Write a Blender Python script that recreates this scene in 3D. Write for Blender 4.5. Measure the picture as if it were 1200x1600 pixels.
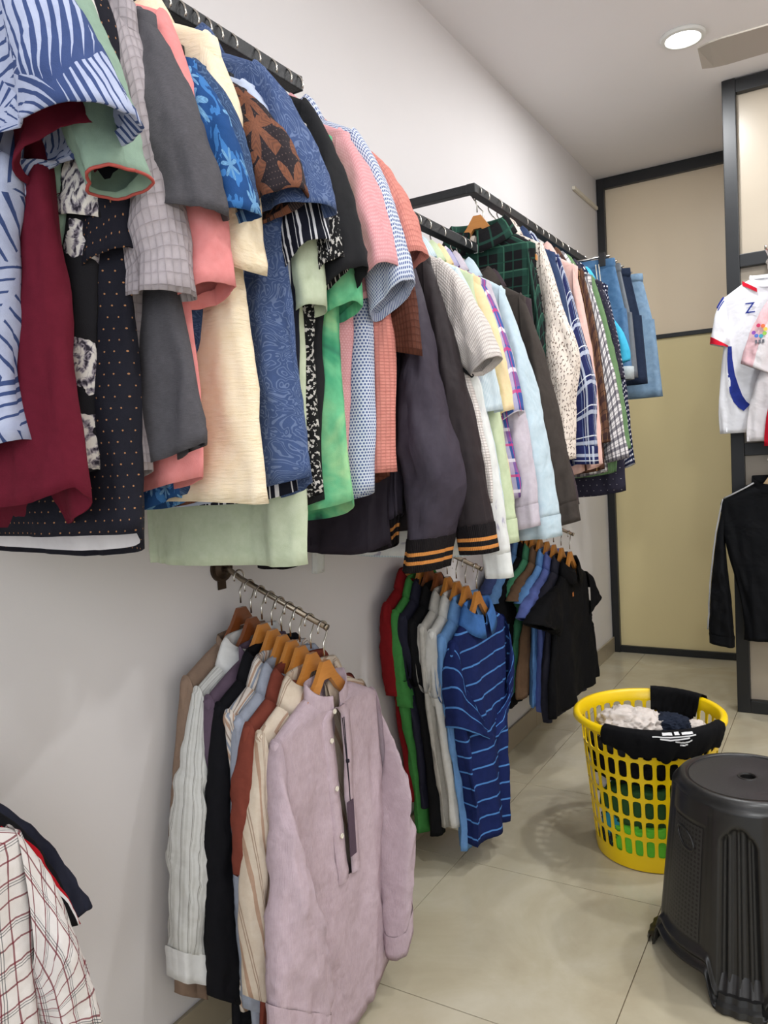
import bpy, bmesh, math, random
import numpy as np
from mathutils import Vector, Matrix

# ---------------------------------------------------------------- clean
for o in list(bpy.data.objects): bpy.data.objects.remove(o)
SC = bpy.context.scene
COL = SC.collection
PI = math.pi
random.seed(7); RNG = np.random.default_rng(7)

# ---------------------------------------------------------------- camera
F, YAW, PITCH, ROLL = 1217.37, .5377, -.0689, .0569
CAM = np.array([1.2338, 0., 1.25])
H, YB = 2.795, 4.74
def cam_rows():
    fw = np.array([-math.sin(YAW)*math.cos(PITCH), math.cos(YAW)*math.cos(PITCH), math.sin(PITCH)])
    r = np.array([math.cos(YAW), math.sin(YAW), 0.]); d = np.cross(fw, r)
    c, s = math.cos(ROLL), math.sin(ROLL)
    return np.array([c*r+s*d, -s*r+c*d, fw])
CR = cam_rows()
def at(px, py, axis, val):
    """photo position -> point of the world on the plane (axis = val)"""
    d = np.array([(px-600)/F, (py-800)/F, 1.]) @ CR
    return CAM + (val-CAM[axis])/d[axis]*d
cd = bpy.data.cameras.new('camera'); cam = bpy.data.objects.new('camera', cd); COL.objects.link(cam)
cd.sensor_fit = 'VERTICAL'; cd.sensor_height = 32.; cd.lens = 32.*F/1600.; cd.clip_start = .02
Mw = Matrix(((CR[0][0], -CR[1][0], -CR[2][0], CAM[0]), (CR[0][1], -CR[1][1], -CR[2][1], CAM[1]),
             (CR[0][2], -CR[1][2], -CR[2][2], CAM[2]), (0, 0, 0, 1)))
cam.matrix_world = Mw
SC.camera = cam

# ---------------------------------------------------------------- world, lights, exposure
w = bpy.data.worlds.new('daylight'); SC.world = w; w.use_nodes = True
w.node_tree.nodes['Background'].inputs[0].default_value = (.80, .88, 1., 1)
w.node_tree.nodes['Background'].inputs[1].default_value = 1.0
SC.view_settings.view_transform = 'Standard'; SC.view_settings.look = 'None'
SC.view_settings.exposure = 0.2; SC.view_settings.gamma = 1.0; SC.view_settings.use_curve_mapping = False
def area(name, loc, aim, sx, sy, power, col=(1, 1, 1)):
    l = bpy.data.lights.new(name, 'AREA'); l.shape = 'RECTANGLE'; l.size = sx; l.size_y = sy; l.energy = power; l.color = col
    o = bpy.data.objects.new(name, l); COL.objects.link(o); o.location = loc
    o.rotation_euler = (Vector(aim)-Vector(loc)).to_track_quat('-Z', 'Y').to_euler()
    return o
# daylight entering by the shopfront behind the camera
area('shopfront_daylight', (2.0, -1.52, 1.85), (1.3, 3.2, 1.75), 1.9, 1.4, 26, (.95, .98, 1.))

# ---------------------------------------------------------------- node helper
class NT:
    def __init__(s, name):
        s.m = bpy.data.materials.new(name); s.m.use_nodes = True
        s.t = s.m.node_tree; s.N = s.t.nodes; s.L = s.t.links
        s.b = s.N['Principled BSDF']
        s._uv = None; s._ob = None
    def set(s, n, i, v):
        if v is None: return
        if hasattr(v, 'is_output') or isinstance(v, bpy.types.NodeSocket): s.L.new(v, n.inputs[i])
        else:
            if isinstance(v, (tuple, list)) and len(v) == 3 and n.inputs[i].type == 'RGBA': v = (*v, 1)
            n.inputs[i].default_value = v
    def math(s, op, a, b=None, c=None):
        n = s.N.new('ShaderNodeMath'); n.operation = op
        s.set(n, 0, a); s.set(n, 1, b); s.set(n, 2, c); return n.outputs[0]
    def mix(s, f, a, b, mode='MIX'):
        n = s.N.new('ShaderNodeMix'); n.data_type = 'RGBA'; n.blend_type = mode
        s.set(n, 0, f); s.set(n, 6, a); s.set(n, 7, b); return n.outputs[2]
    def uv(s):
        if s._uv is None:
            n = s.N.new('ShaderNodeUVMap'); sp = s.N.new('ShaderNodeSeparateXYZ'); s.L.new(n.outputs[0], sp.inputs[0])
            s._uv = (sp.outputs[0], sp.outputs[1], n.outputs[0])
        return s._uv
    def obj(s):
        if s._ob is None: s._ob = s.N.new('ShaderNodeTexCoord').outputs['Object']
        return s._ob
    def noise(s, vec, scale, detail=2, rough=.5, dist=0., out=0):
        n = s.N.new('ShaderNodeTexNoise'); s.set(n, 'Vector', vec); n.inputs['Scale'].default_value = scale
        n.inputs['Detail'].default_value = detail; n.inputs['Roughness'].default_value = rough; n.inputs['Distortion'].default_value = dist
        return n.outputs[out]
    def voronoi(s, vec, scale, rnd=1.):
        n = s.N.new('ShaderNodeTexVoronoi'); n.voronoi_dimensions = '2D'; s.set(n, 'Vector', vec)
        n.inputs['Scale'].default_value = scale; n.inputs['Randomness'].default_value = rnd; return n
    def ramp(s, f, *stops):
        n = s.N.new('ShaderNodeValToRGB'); s.set(n, 0, f); e = n.color_ramp.elements
        while len(e) < len(stops): e.new(.5)
        for i, (p, c) in enumerate(stops): e[i].position = p; e[i].color = (*c, 1) if len(c) == 3 else c
        return n.outputs[0]
    def vmath(s, op, a, b=None):
        n = s.N.new('ShaderNodeVectorMath'); n.operation = op; s.set(n, 0, a); s.set(n, 1, b); return n.outputs[0]
    def sep(s, v):
        n = s.N.new('ShaderNodeSeparateXYZ'); s.L.new(v, n.inputs[0]); return n.outputs
    def bump(s, h, strength=.3, dist=.01, nrm=None):
        n = s.N.new('ShaderNodeBump'); s.set(n, 'Height', h); n.inputs['Strength'].default_value = strength
        n.inputs['Distance'].default_value = dist
        if nrm is not None: s.L.new(nrm, n.inputs['Normal'])
        return n.outputs[0]
    def finish(s, col, rough=.8, nrm=None, **kw):
        s.set(s.b, 'Base Color', col); s.set(s.b, 'Roughness', rough)
        if nrm is not None: s.L.new(nrm, s.b.inputs['Normal'])
        for k, v in kw.items(): s.set(s.b, k.replace('_', ' '), v)
        return s.m
def lin(r, g, b):
    f = lambda c: (c/255/12.92) if c/255 <= .04045 else ((c/255+.055)/1.055)**2.4
    return (f(r), f(g), f(b))
def near(n, coord, P, c, w):     # 1 inside a stripe of width w, repeating every P, centred at c*P
    t = n.math('FRACT', n.math('ADD', n.math('DIVIDE', coord, P), .5-c+100))
    return n.math('LESS_THAN', n.math('ABSOLUTE', n.math('SUBTRACT', t, .5)), w/P/2)

# ------------- print patterns: each takes the node helper, gives a colour (and a height or None)
def p_plain(c): return lambda n: (c, None)
def p_plaid(base, stripes):
    def f(n):
        x, y, _ = n.uv(); col = base
        for ax, P, c, wd, cc, al in stripes:
            m = near(n, x if ax == 'x' else y, P, c, wd)
            col = n.mix(n.math('MULTIPLY', m, al), col, cc)
        return col, None
    return f
def p_dots(base, dot, P, r, stag=True):
    def f(n):
        x, y, _ = n.uv(); ry = n.math('DIVIDE', y, P); fy = n.math('FRACT', n.math('ADD', ry, 50.))
        off = n.math('MULTIPLY', n.math('MODULO', n.math('FLOOR', n.math('ADD', ry, 50.)), 2.), .5 if stag else 0.)
        fx = n.math('FRACT', n.math('ADD', n.math('ADD', n.math('DIVIDE', x, P), 50.), off))
        a = n.math('SUBTRACT', fx, .5); b = n.math('SUBTRACT', fy, .5)
        d = n.math('SQRT', n.math('ADD', n.math('MULTIPLY', a, a), n.math('MULTIPLY', b, b)))
        return n.mix(n.math('LESS_THAN', d, r/P), base, dot), None
    return f
def p_mask_dots(n, P, r):
    x, y, _ = n.uv(); a = n.math('SUBTRACT', n.math('FRACT', n.math('ADD', n.math('DIVIDE', x, P), 50.)), .5); b = n.math('SUBTRACT', n.math('FRACT', n.math('ADD', n.math('DIVIDE', y, P), 50.)), .5)
    return n.math('LESS_THAN', n.math('SQRT', n.math('ADD', n.math('MULTIPLY', a, a), n.math('MULTIPLY', b, b))), r/P)
def cell(n, scale, rnd=1.):      # offset from the nearest cell centre, turned by a random angle
    _, _, v = n.uv(); vo = n.voronoi(v, scale, rnd)
    d = n.sep(n.vmath('SUBTRACT', v, vo.outputs['Position'])); r = n.sep(vo.outputs['Color'])
    a = n.math('MULTIPLY', r[0], 6.283); ca = n.math('COSINE', a); sa = n.math('SINE', a)
    px = n.math('ADD', n.math('MULTIPLY', d[0], ca), n.math('MULTIPLY', d[1], sa))
    py = n.math('SUBTRACT', n.math('MULTIPLY', d[1], ca), n.math('MULTIPLY', d[0], sa))
    rr = n.math('SQRT', n.math('ADD', n.math('MULTIPLY', px, px), n.math('MULTIPLY', py, py)))
    return px, py, rr, r
def p_palm(base, leaf):
    def f(n):
        px, py, rr, rd = cell(n, 11., .85)
        ay = n.math('ABSOLUTE', py)
        wv = n.math('SUBTRACT', px, n.math('MULTIPLY_ADD', n.math('MULTIPLY', ay, ay), 4., n.math('MULTIPLY', ay, .75)))
        t = n.math('MULTIPLY', n.math('ABSOLUTE', n.math('SUBTRACT', n.math('FRACT', n.math('ADD', n.math('DIVIDE', wv, .0155), 50.)), .5)), 2.)
        wd = n.math('MULTIPLY_ADD', n.math('MULTIPLY', ay, ay), -150., .80)
        m = n.math('LESS_THAN', t, wd)
        m = n.math('MULTIPLY', m, n.math('GREATER_THAN', n.math('ADD', px, .10), 0.))
        rib = n.math('LESS_THAN', ay, .0028)
        m = n.math('MAXIMUM', m, rib)
        ns = n.noise(n.uv()[2], 60, 2)
        lc = n.mix(ns, leaf, tuple(c*.8 for c in leaf))
        return n.mix(m, base, lc), None
    return f
def p_star(base, leaf, scale, lobes, size, veins=True, extra=None):
    def f(n):
        px, py, rr, rd = cell(n, scale, .9)
        an = n.math('ARCTAN2', py, px)
        lob = n.math('POWER', n.math('ABSOLUTE', n.math('COSINE', n.math('MULTIPLY', an, lobes/2))), 2.)
        R = n.math('MULTIPLY', n.math('MULTIPLY_ADD', lob, .8, .2), n.math('MULTIPLY_ADD', rd[1], size, size*.5))
        m = n.math('LESS_THAN', rr, R)
        col = base
        if extra: col = extra(n, col)
        lc = leaf
        if veins:
            vn = n.math('SINE', n.math('MULTIPLY', n.math('ADD', rr, n.math('MULTIPLY', lob, .02)), 900.))
            lc = n.mix(n.math('MULTIPLY_ADD', vn, .2, .2), leaf, base)
        ns = n.noise(n.uv()[2], 35, 3); lc = n.mix(n.math('MULTIPLY', ns, .6), lc, base)
        return n.mix(m, col, lc), None
    return f
def p_rose(base):
    def f(n):
        px, py, rr, rd = cell(n, 7.5, .8)
        ns = n.noise(n.uv()[2], 28, 3)
        an = n.math('ARCTAN2', py, px)
        R = n.math('MULTIPLY_ADD', ns, .085, -.006)
        m = n.math('LESS_THAN', rr, R)
        sw = n.math('SINE', n.math('ADD', n.math('MULTIPLY', rr, 430.), n.math('ADD', n.math('MULTIPLY', an, 3.), n.math('MULTIPLY', ns, 16.))))
        pet = n.ramp(n.math('ADD', n.math('MULTIPLY', n.noise(n.uv()[2], 75, 3, .6, 2.5), .75), n.math('MULTIPLY_ADD', sw, .12, .12)), (.34, lin(52, 48, 58)), (.42, lin(138, 130, 140)), (.56, lin(224, 218, 210)))
        return n.mix(m, base, pet), None
    return f
def p_wave(base, line, scale=26):
    def f(n):
        ns = n.noise(n.uv()[2], scale, 2, .5, 1.2)
        s = n.math('SINE', n.math('MULTIPLY', ns, 85.))
        m = n.math('GREATER_THAN', s, .62)
        big = n.noise(n.uv()[2], 7, 2)
        return n.mix(n.math('MULTIPLY', m, .55), n.mix(big, base, tuple(c*1.5 for c in base)), line), None
    return f
def p_speck(base, sp, scale=130, th=.56):
    def f(n):
        ns = n.noise(n.uv()[2], scale, 2); return n.mix(n.math('GREATER_THAN', ns, th), base, sp), None
    return f
def p_cloud(*stops, scale=9):
    def f(n): return n.ramp(n.noise(n.uv()[2], scale, 3, .6, .8), *stops), None
    return f
def p_dash(base, ink, scale=75, keep=.25):
    def f(n):
        px, py, rr, rd = cell(n, scale, .75)
        m = n.math('MULTIPLY', n.math('LESS_THAN', n.math('ABSOLUTE', n.math('ADD', py, n.math('MULTIPLY', n.math('MULTIPLY', px, px), 160.))), .0016), n.math('LESS_THAN', n.math('ABSOLUTE', px), .0046))
        m = n.math('MULTIPLY', m, n.math('GREATER_THAN', rd[1], keep))
        return n.mix(m, base, ink), None
    return f
def p_grid(base, P, depth=1., rows=True, cols=True, ink=None, sharp=6.):   # quilt / waffle / ribs: relief
    def f(n):
        x, y, _ = n.uv(); h = None
        for c, on in ((x, cols), (y, rows)):
            if not on: continue
            t = n.math('ABSOLUTE', n.math('SINE', n.math('MULTIPLY', c, PI/P))); t = n.math('POWER', t, 1/sharp*2)
            h = t if h is None else n.math('MULTIPLY', h, t)
        col = n.mix(n.math('MULTIPLY', h, 1.), ink if ink else tuple(c*.72 for c in base), base)
        return col, h
    return f
def p_diag(base, stripes):
    def f(n):
        x, y, _ = n.uv(); d = n.math('ADD', n.math('MULTIPLY', x, .9), n.math('MULTIPLY', y, .42)); col = base
        for P, c, wd, cc, al in stripes: col = n.mix(n.math('MULTIPLY', near(n, d, P, c, wd), al), col, cc)
        return col, None
    return f

FAB = {}
def fabric(name, pat, rough=.85, wrinkle=.35, weave=.25, wscale=9., sheen=.0, wv=900.):
    if name in FAB: return FAB[name]
    n = NT(name); col, h = pat(n)
    mott = n.noise(n.obj(), 60., 3, .65)
    col = n.mix(.16, col, n.ramp(mott, (.3, (.25, .25, .25)), (.7, (.75, .75, .75))), 'OVERLAY')
    nr = None
    if wrinkle: nr = n.bump(n.noise(n.obj(), wscale, 3, .55, .4), wrinkle, .03)
    if h is not None: nr = n.bump(h, .5, .004, nr)
    if weave: nr = n.bump(n.noise(n.uv()[2], wv, 1), weave, .0015, nr)
    FAB[name] = n.finish(col, rough, nr, Sheen_Weight=sheen, Specular_IOR_Level=.12)
    return FAB[name]
def simple(name, col, rough=.5, metal=0., noise=0., nscale=30., bump=0., spec=.5, bscale=None):
    n = NT(name); c = col
    if noise:
        c = n.mix(n.noise(n.obj(), nscale, 4, .6), tuple(v*(1-noise) for v in col), tuple(min(1, v*(1+noise)) for v in col))
    nr = n.bump(n.noise(n.obj(), bscale or nscale*4, 3), bump, .004) if bump else None
    return n.finish(c, rough, nr, Metallic=metal, Specular_IOR_Level=spec)

# ---------------------------------------------------------------- mesh helpers
def link(o, parent=None):
    COL.objects.link(o)
    if parent is not None: o.parent = parent
    return o
def mesh_from(name, V, Fc, mat, parent=None, uv=None, smooth=True, loc=(0, 0, 0)):
    me = bpy.data.meshes.new(name)
    V = np.asarray(V, float)
    me.from_pydata(V.tolist(), [], [tuple(int(i) for i in f) for f in Fc])
    if uv is not None:
        l = me.uv_layers.new(name='UVMap'); idx = np.zeros(len(me.loops), dtype=np.int32); me.loops.foreach_get('vertex_index', idx)
        l.data.foreach_set('uv', np.asarray(uv, np.float32)[idx].ravel())
    if smooth: me.polygons.foreach_set('use_smooth', np.ones(len(me.polygons), bool))
    me.materials.append(mat); me.update()
    o = bpy.data.objects.new(name, me); o.location = loc
    return link(o, parent)
class MB:
    """collects boxes, tubes and lofts and links them as one mesh object"""
    def __init__(s): s.v = []; s.f = []; s.n = 0
    def add(s, V, Fc):
        s.v.append(np.asarray(V, float)); s.f += [tuple(i+s.n for i in f) for f in Fc]; s.n += len(V)
    def box(s, a, b):
        (x0, y0, z0), (x1, y1, z1) = a, b
        s.add([(x0, y0, z0), (x1, y0, z0), (x1, y1, z0), (x0, y1, z0), (x0, y0, z1), (x1, y0, z1), (x1, y1, z1), (x0, y1, z1)],
              [(0, 3, 2, 1), (4, 5, 6, 7), (0, 1, 5, 4), (1, 2, 6, 5), (2, 3, 7, 6), (3, 0, 4, 7)])
    def tube(s, pts, r, n=8, caps=True, flat=1.):
        P = [Vector(p) for p in pts]; rings = []; up = Vector((0, 0, 1))
        prev = None
        for i, p in enumerate(P):
            t = (P[min(i+1, len(P)-1)]-P[max(i-1, 0)]).normalized()
            if prev is None:
                a = t.cross(up);
                if a.length < 1e-3: a = t.cross(Vector((1, 0, 0)))
                a.normalize()
            else: a = (prev-t*prev.dot(t)).normalized()
            prev = a; b = t.cross(a); rr = r[i] if hasattr(r, '__len__') else r
            rings.append([tuple(p+a*math.cos(2*PI*k/n)*rr+b*math.sin(2*PI*k/n)*rr*flat) for k in range(n)])
        V = [v for rg in rings for v in rg]; Fc = []
        for i in range(len(P)-1):
            for k in range(n): Fc.append((i*n+k, i*n+(k+1) % n, (i+1)*n+(k+1) % n, (i+1)*n+k))
        if caps: Fc.append(tuple(range(n-1, -1, -1))); Fc.append(tuple((len(P)-1)*n+k for k in range(n)))
        s.add(V, Fc)
    def lathe(s, prof, n=32, c=(0, 0, 0), a0=0., a1=2*PI):
        closed = abs(a1-a0-2*PI) < 1e-6; m = n if closed else n+1
        V = [(c[0]+r*math.cos(a0+(a1-a0)*k/n), c[1]+r*math.sin(a0+(a1-a0)*k/n), c[2]+z) for r, z in prof for k in range(m)]
        Fc = []
        for i in range(len(prof)-1):
            for k in range(n):
                k2 = (k+1) % m if closed else k+1
                Fc.append((i*m+k, i*m+k2, (i+1)*m+k2, (i+1)*m+k))
        s.add(V, Fc)
    def build(s, name, mat, parent=None, smooth=False, bevel=0., loc=(0, 0, 0), auto=None):
        V = np.concatenate(s.v); o = mesh_from(name, V, s.f, mat, parent, smooth=smooth, loc=loc)
        if bevel:
            bm = bmesh.new(); bm.from_mesh(o.data)
            bmesh.ops.bevel(bm, geom=[e for e in bm.edges], offset=bevel, segments=2, affect='EDGES', profile=.6)
            bm.to_mesh(o.data); bm.free()
        if auto is not None and smooth:
            bm = bmesh.new(); bm.from_mesh(o.data)
            for e in bm.edges:
                if len(e.link_faces) == 2 and e.calc_face_angle(0) > auto: e.smooth = False
            bm.to_mesh(o.data); bm.free()
        return o
def bx(name, a, b, mat, parent=None, bevel=0.):
    m = MB(); m.box(a, b); return m.build(name, mat, parent, bevel=bevel)
def tag(o, label, cat, group=None):
    o['label'] = label; o['category'] = cat
    if group: o['group'] = group
    return o
def struct(o, label=None):
    o['kind'] = 'structure'
    if label: o['label'] = label
    return o
def empty(name, loc):
    o = bpy.data.objects.new(name, None); o.location = loc; o.empty_display_size = .05; return link(o)

# ---------------------------------------------------------------- setting materials
def m_paint(name, col, blot=.06):
    n = NT(name); a = n.noise(n.obj(), 1.7, 4, .6); b = n.noise(n.obj(), 300, 2)
    c = n.mix(a, tuple(v*(1-blot) for v in col), tuple(min(.95, v*(1+blot)) for v in col))
    vo = n.N.new('ShaderNodeTexVoronoi'); vo.inputs['Scale'].default_value = 5.5; n.L.new(n.obj(), vo.inputs['Vector'])
    sp = n.math('LESS_THAN', vo.outputs['Distance'], .022)
    keep = n.math('GREATER_THAN', n.sep(vo.outputs['Color'])[0], .72)
    c = n.mix(n.math('MULTIPLY', n.math('MULTIPLY', sp, keep), .55), c, lin(96, 84, 78))
    return n.finish(c, .62, n.bump(b, .06, .002))
WALL = m_paint('wall_paint', lin(226, 222, 221), .03)
CEIL = simple('ceiling_paint', lin(240, 236, 236), .8, noise=.02, nscale=2)
def m_tile():
    n = NT('floor_tile'); o = n.obj()
    oi = n.N.new('ShaderNodeObjectInfo')
    sh = n.vmath('ADD', o, n.vmath('SCALE', oi.outputs['Location'])) if False else o
    a = n.noise(sh, 2.2, 5, .62, 1.4); b = n.noise(sh, 14, 4, .6, .5)
    c = n.ramp(a, (.28, lin(184, 173, 148)), (.48, lin(194, 185, 160)), (.7, lin(204, 197, 176)))
    c = n.mix(n.math('MULTIPLY', b, .18), c, lin(120, 104, 78))
    st = n.noise(sh, 3.3, 4, .7, 2.); m = n.math('MULTIPLY', n.math('GREATER_THAN', st, .62), .0)
    d = n.noise(sh, 1.6, 3, .6, .7); dm = n.ramp(d, (.52, (0, 0, 0)), (.72, (1, 1, 1)))
    c = n.mix(n.math('MULTIPLY', dm, .12), c, lin(140, 126, 100))
    rg = n.math('MULTIPLY_ADD', b, .16, .14)
    return n.finish(c, rg, None, Specular_IOR_Level=.5)
TILE = m_tile()
GROUT = simple('floor_grout', lin(112, 94, 70), .8)
SKIRT = simple('skirting_tile', lin(158, 146, 124), .3, noise=.12, nscale=6)
BLACKM = simple('black_metal', lin(26, 28, 31), .42, noise=.15, nscale=20)
RAILM = simple('rail_black_paint', lin(24, 26, 29), .5, noise=.3, nscale=90, bump=.3)
PANEL_UP = simple('panel_beige_upper', lin(230, 212, 184), .38, noise=.02, nscale=3)
PANEL_LO = simple('panel_yellow_lower', lin(226, 210, 160), .34, noise=.02, nscale=3)
PANEL_W = simple('panel_cream', lin(184, 172, 154), .3, noise=.02, nscale=3)
CHROME = simple('chrome_wire', lin(200, 196, 188), .22, 1.)
STEEL = simple('brushed_steel', lin(150, 138, 122), .32, 1., noise=.2, nscale=60)
RUST = simple('dark_flange_metal', lin(70, 58, 48), .45, .8, noise=.3, nscale=60)
def m_wood(name, a, b):
    n = NT(name); v = n.vmath('MULTIPLY', n.obj(), (1, 1, 6)); c = n.mix(n.noise(v, 26, 4, .6, .6), a, b)
    return n.finish(c, .3, None, Coat_Weight=.3)
HONEY = m_wood('honey_wood', lin(190, 118, 48), lin(214, 146, 70))
BROWNW = m_wood('brown_wood', lin(112, 58, 26), lin(140, 78, 40))
PALEW = m_wood('pale_wood', lin(206, 170, 118), lin(222, 190, 142))
DARKPL = simple('dark_hanger_plastic', lin(30, 30, 32), .5)
WHITEPL = simple('white_plastic', lin(226, 226, 222), .4)
IVORYPL = simple('ivory_plastic', lin(226, 218, 200), .5)

# ---------------------------------------------------------------- room
XR, YF = 3.0, -1.6
fl = struct(bx('floor', (0, YF, -.05), (XR, YB, -.004), GROUT), 'tiled floor bed with brown grout lines')
TS = .6; tile_meshes = {}
def tile(x0, y0, x1, y1):
    x0 = max(x0, 0.); x1 = min(x1, XR); y0 = max(y0, YF); y1 = min(y1, YB)
    if x1-x0 < .03 or y1-y0 < .03: return
    g = .0011
    bx('tile', (x0+g, y0+g, -.006), (x1-g, y1-g, 0), TILE, fl, bevel=.0007)
s1 = at(639, 1430, 2, 0); s2 = at(575, 1530, 2, 0)
gx, gy = s1[0], s2[1]
for i in range(-2, 6):
    for j in range(-6, 8): tile(gx+i*TS, gy+j*TS, gx+(i+1)*TS, gy+(j+1)*TS)
struct(bx('ceiling', (0, YF, H), (XR, YB, H+.1), CEIL))
struct(bx('wall_left', (-.12, YF, -.05), (0, YB+.1, H+.1), WALL))
struct(bx('wall_right', (XR, YF, -.05), (XR+.12, YB+.1, H+.1), WALL))
struct(bx('wall_back', (-.12, YB, -.05), (XR+.12, YB+.1, H+.1), WALL))
m = MB(); m.box((-.12, YF-.12, -.05), (.45, YF, H+.1)); m.box((2.95, YF-.12, -.05), (XR+.12, YF, H+.1)); m.box((.45, YF-.12, 2.55), (2.95, YF, H+.1))
m.box((.45, YF-.12, -.05), (2.95, YF, .1))
struct(m.build('wall_front', WALL))
bb = struct(bx('baseboard_left', (0, YF, 0), (.008, YB, .09), SKIRT), 'beige tiled skirting along the clothes wall')
for j in range(-3, 9):
    y0 = max(gy+j*TS, YF); y1 = min(gy+(j+1)*TS, YB)
    if y1-y0 > .05: bx('skirting_tile', (.006, y0+.001, .0005), (.0125, y1-.001, .0935), SKIRT, bb, bevel=.001)

# back partition: beige panels held by black trim
pb = YB-.025
tr = struct(bx('wall_panelling', (0.0, YB-.012, .0), (1.6, YB, H), simple('board_core', lin(150, 140, 112), .6)), 'beige panelled partition at the far end of the shop')
zm = at(1050, 524, 1, pb)[2]
bx('panel', (.04, pb, zm+.012), (1.6, YB-.011, H-.05), PANEL_UP, tr)
bx('panel', (.04, pb, .035), (1.6, YB-.011, zm-.012), PANEL_LO, tr)
bt = struct(bx('trim_1', (0.002, pb-.03, 0), (.045, pb+.012, H-.001), BLACKM, bevel=.002), 'black corner post of the beige partition')
struct(bx('trim_2', (.045, pb-.03, H-.062), (1.6, pb+.012, H-.001), BLACKM, bevel=.002), 'black rail along the ceiling above the beige partition')
struct(bx('trim_3', (.045, pb-.014, zm-.012), (1.6, pb+.012, zm+.012), BLACKM, bevel=.002), 'black strip between the two beige panels')
struct(bx('trim_4', (.045, pb-.02, 0.001), (1.6, pb+.012, .04), BLACKM, bevel=.002), 'black strip at the foot of the beige partition')

# right partition: black tube frame, cream panels
py0 = 3.80; px0 = .79; tw = .055
fr = empty('partition_frame', (px0, py0, 0)); tag(fr, 'black metal framed partition with cream panels at the right edge', 'partition')
def frp(name, a, b, mat, bev=.003):
    o = bx(name, tuple(np.array(a)-(px0, py0, 0)), tuple(np.array(b)-(px0, py0, 0)), mat, fr, bevel=bev); return o
PX1 = 2.2
frp('post', (px0, py0, 0.001), (px0+tw, py0+.06, H-.002), BLACKM)
frp('post', (PX1-tw, py0, 0.001), (PX1, py0+.06, H-.002), BLACKM)
zr = [at(1170, 405, 1, py0)[2], at(1170, 702, 1, py0)[2]]
for z in (.03, zr[1], zr[0], H-.035):
    frp('rail', (px0+tw, py0, z-.028), (PX1-tw, py0+.06, z+.028), BLACKM)
for z0, z1 in ((.058, zr[1]-.028), (zr[1]+.028, zr[0]-.028), (zr[0]+.028, H-.063)):
    frp('panel', (px0+tw-.001, py0+.035, z0-.002), (PX1-tw+.001, py0+.05, z1+.002), PANEL_W, 0)

# cable conduit on the wall near the corner
c0, c1 = at(897, 293, 0, .012), at(932, 325, 0, .012)
m = MB(); m.box((.001, c0[1], c0[2]-.009), (.016, min(c1[1]+.02, pb-.031), c0[2]+.009))
cd_ = m.build('cable_conduit', IVORYPL, bevel=.002); tag(cd_, 'short ivory cable conduit high on the wall by the far corner', 'conduit')
# ceiling lamps: the first is in view, the others are added
def downlight(x, y, label, power):
    e = empty('ceiling_light', (x, y, H-.016))
    m = MB(); m.lathe([(.062, .0155), (.082, .0155), (.084, .010), (.080, .002), (.066, .0), (.062, .004), (.062, .0155)], 40); m.build('trim_ring', WHITEPL, e, True, auto=.6)
    n = NT('lamp_diffuser'); n.finish((1, 1, 1), .5, None); n.b.inputs['Emission Color'].default_value = (.95, 1, .97, 1); n.b.inputs['Emission Strength'].default_value = 9
    m = MB(); m.lathe([(.0005, .003), (.04, .003), (.063, .006)], 32); m.build('diffuser', n.m, e, True)
    l = bpy.data.lights.new('lamp', 'AREA'); l.shape = 'DISK'; l.size = .12; l.energy = power; l.color = (.97, .985, 1)
    lo = bpy.data.objects.new('lamp', l); link(lo, e); lo.location = (0, 0, -.004)
    tag(e, label, 'light')
lp = at(1067, 60, 2, H-.01)
downlight(lp[0], lp[1], 'round recessed ceiling light glowing near the far right', 11)
downlight(1.15, .40, 'added unseen ceiling light above the front of the shop', 4.5)  # this and the next four: added out of view to balance the light
downlight(1.40, 1.40, 'added unseen ceiling light above the middle of the shop', 9)
downlight(1.50, 2.45, 'added unseen ceiling light above the end of the lower rail', 13.5)  # added to brighten the far shirts and panels
downlight(2.5, .90, 'added unseen ceiling light on the far side of the shop front', 6)
downlight(2.5, 2.3, 'added unseen ceiling light on the far side of the middle of the shop', 14)
# ceiling fan, one blade reaching into view
FANM = simple('fan_enamel', lin(176, 168, 156), .45)
bt_ = at(1095, 95, 2, H-.30)
fx, fy, fz = bt_[0]+.62, bt_[1]-.02, H-.30
fan = empty('ceiling_fan', (fx, fy, fz)); tag(fan, 'grey ceiling fan, one blade reaching in below the ceiling at the right', 'fan')
m = MB(); m.lathe([(.0005, -.05), (.05, -.05), (.085, -.03), (.10, 0), (.085, .03), (.03, .05), (.012, .06), (.012, .24), (.05, .25), (.06, .298), (.0005, .299)], 28); m.build('motor_housing', FANM, fan, True, auto=.6)
for k in range(3):
    a = PI+k*2*PI/3; m = MB(); V = []
    nn = 14
    for i in range(nn+1):
        r = .12+.5*i/nn; hw = .055+.012*(i/nn) if i < nn-1 else (.06 if i == nn-1 else .045)
        for s in (-1, 1):
            for dz in (.0025, -.0025): V.append((r*math.cos(a)-s*hw*math.sin(a), r*math.sin(a)+s*hw*math.cos(a), dz+s*.014))
    Fc = []
    for i in range(nn):
        b0, b1 = 4*i, 4*i+4
        Fc += [(b0, b1, b1+2, b0+2), (b0+1, b0+3, b1+3, b1+1), (b0, b0+1, b1+1, b1), (b0+2, b1+2, b1+3, b0+3)]
    Fc += [(0, 2, 3, 1), (4*nn, 4*nn+1, 4*nn+3, 4*nn+2)]
    m.add(V, Fc); m.build('blade', FANM, fan)

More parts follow.
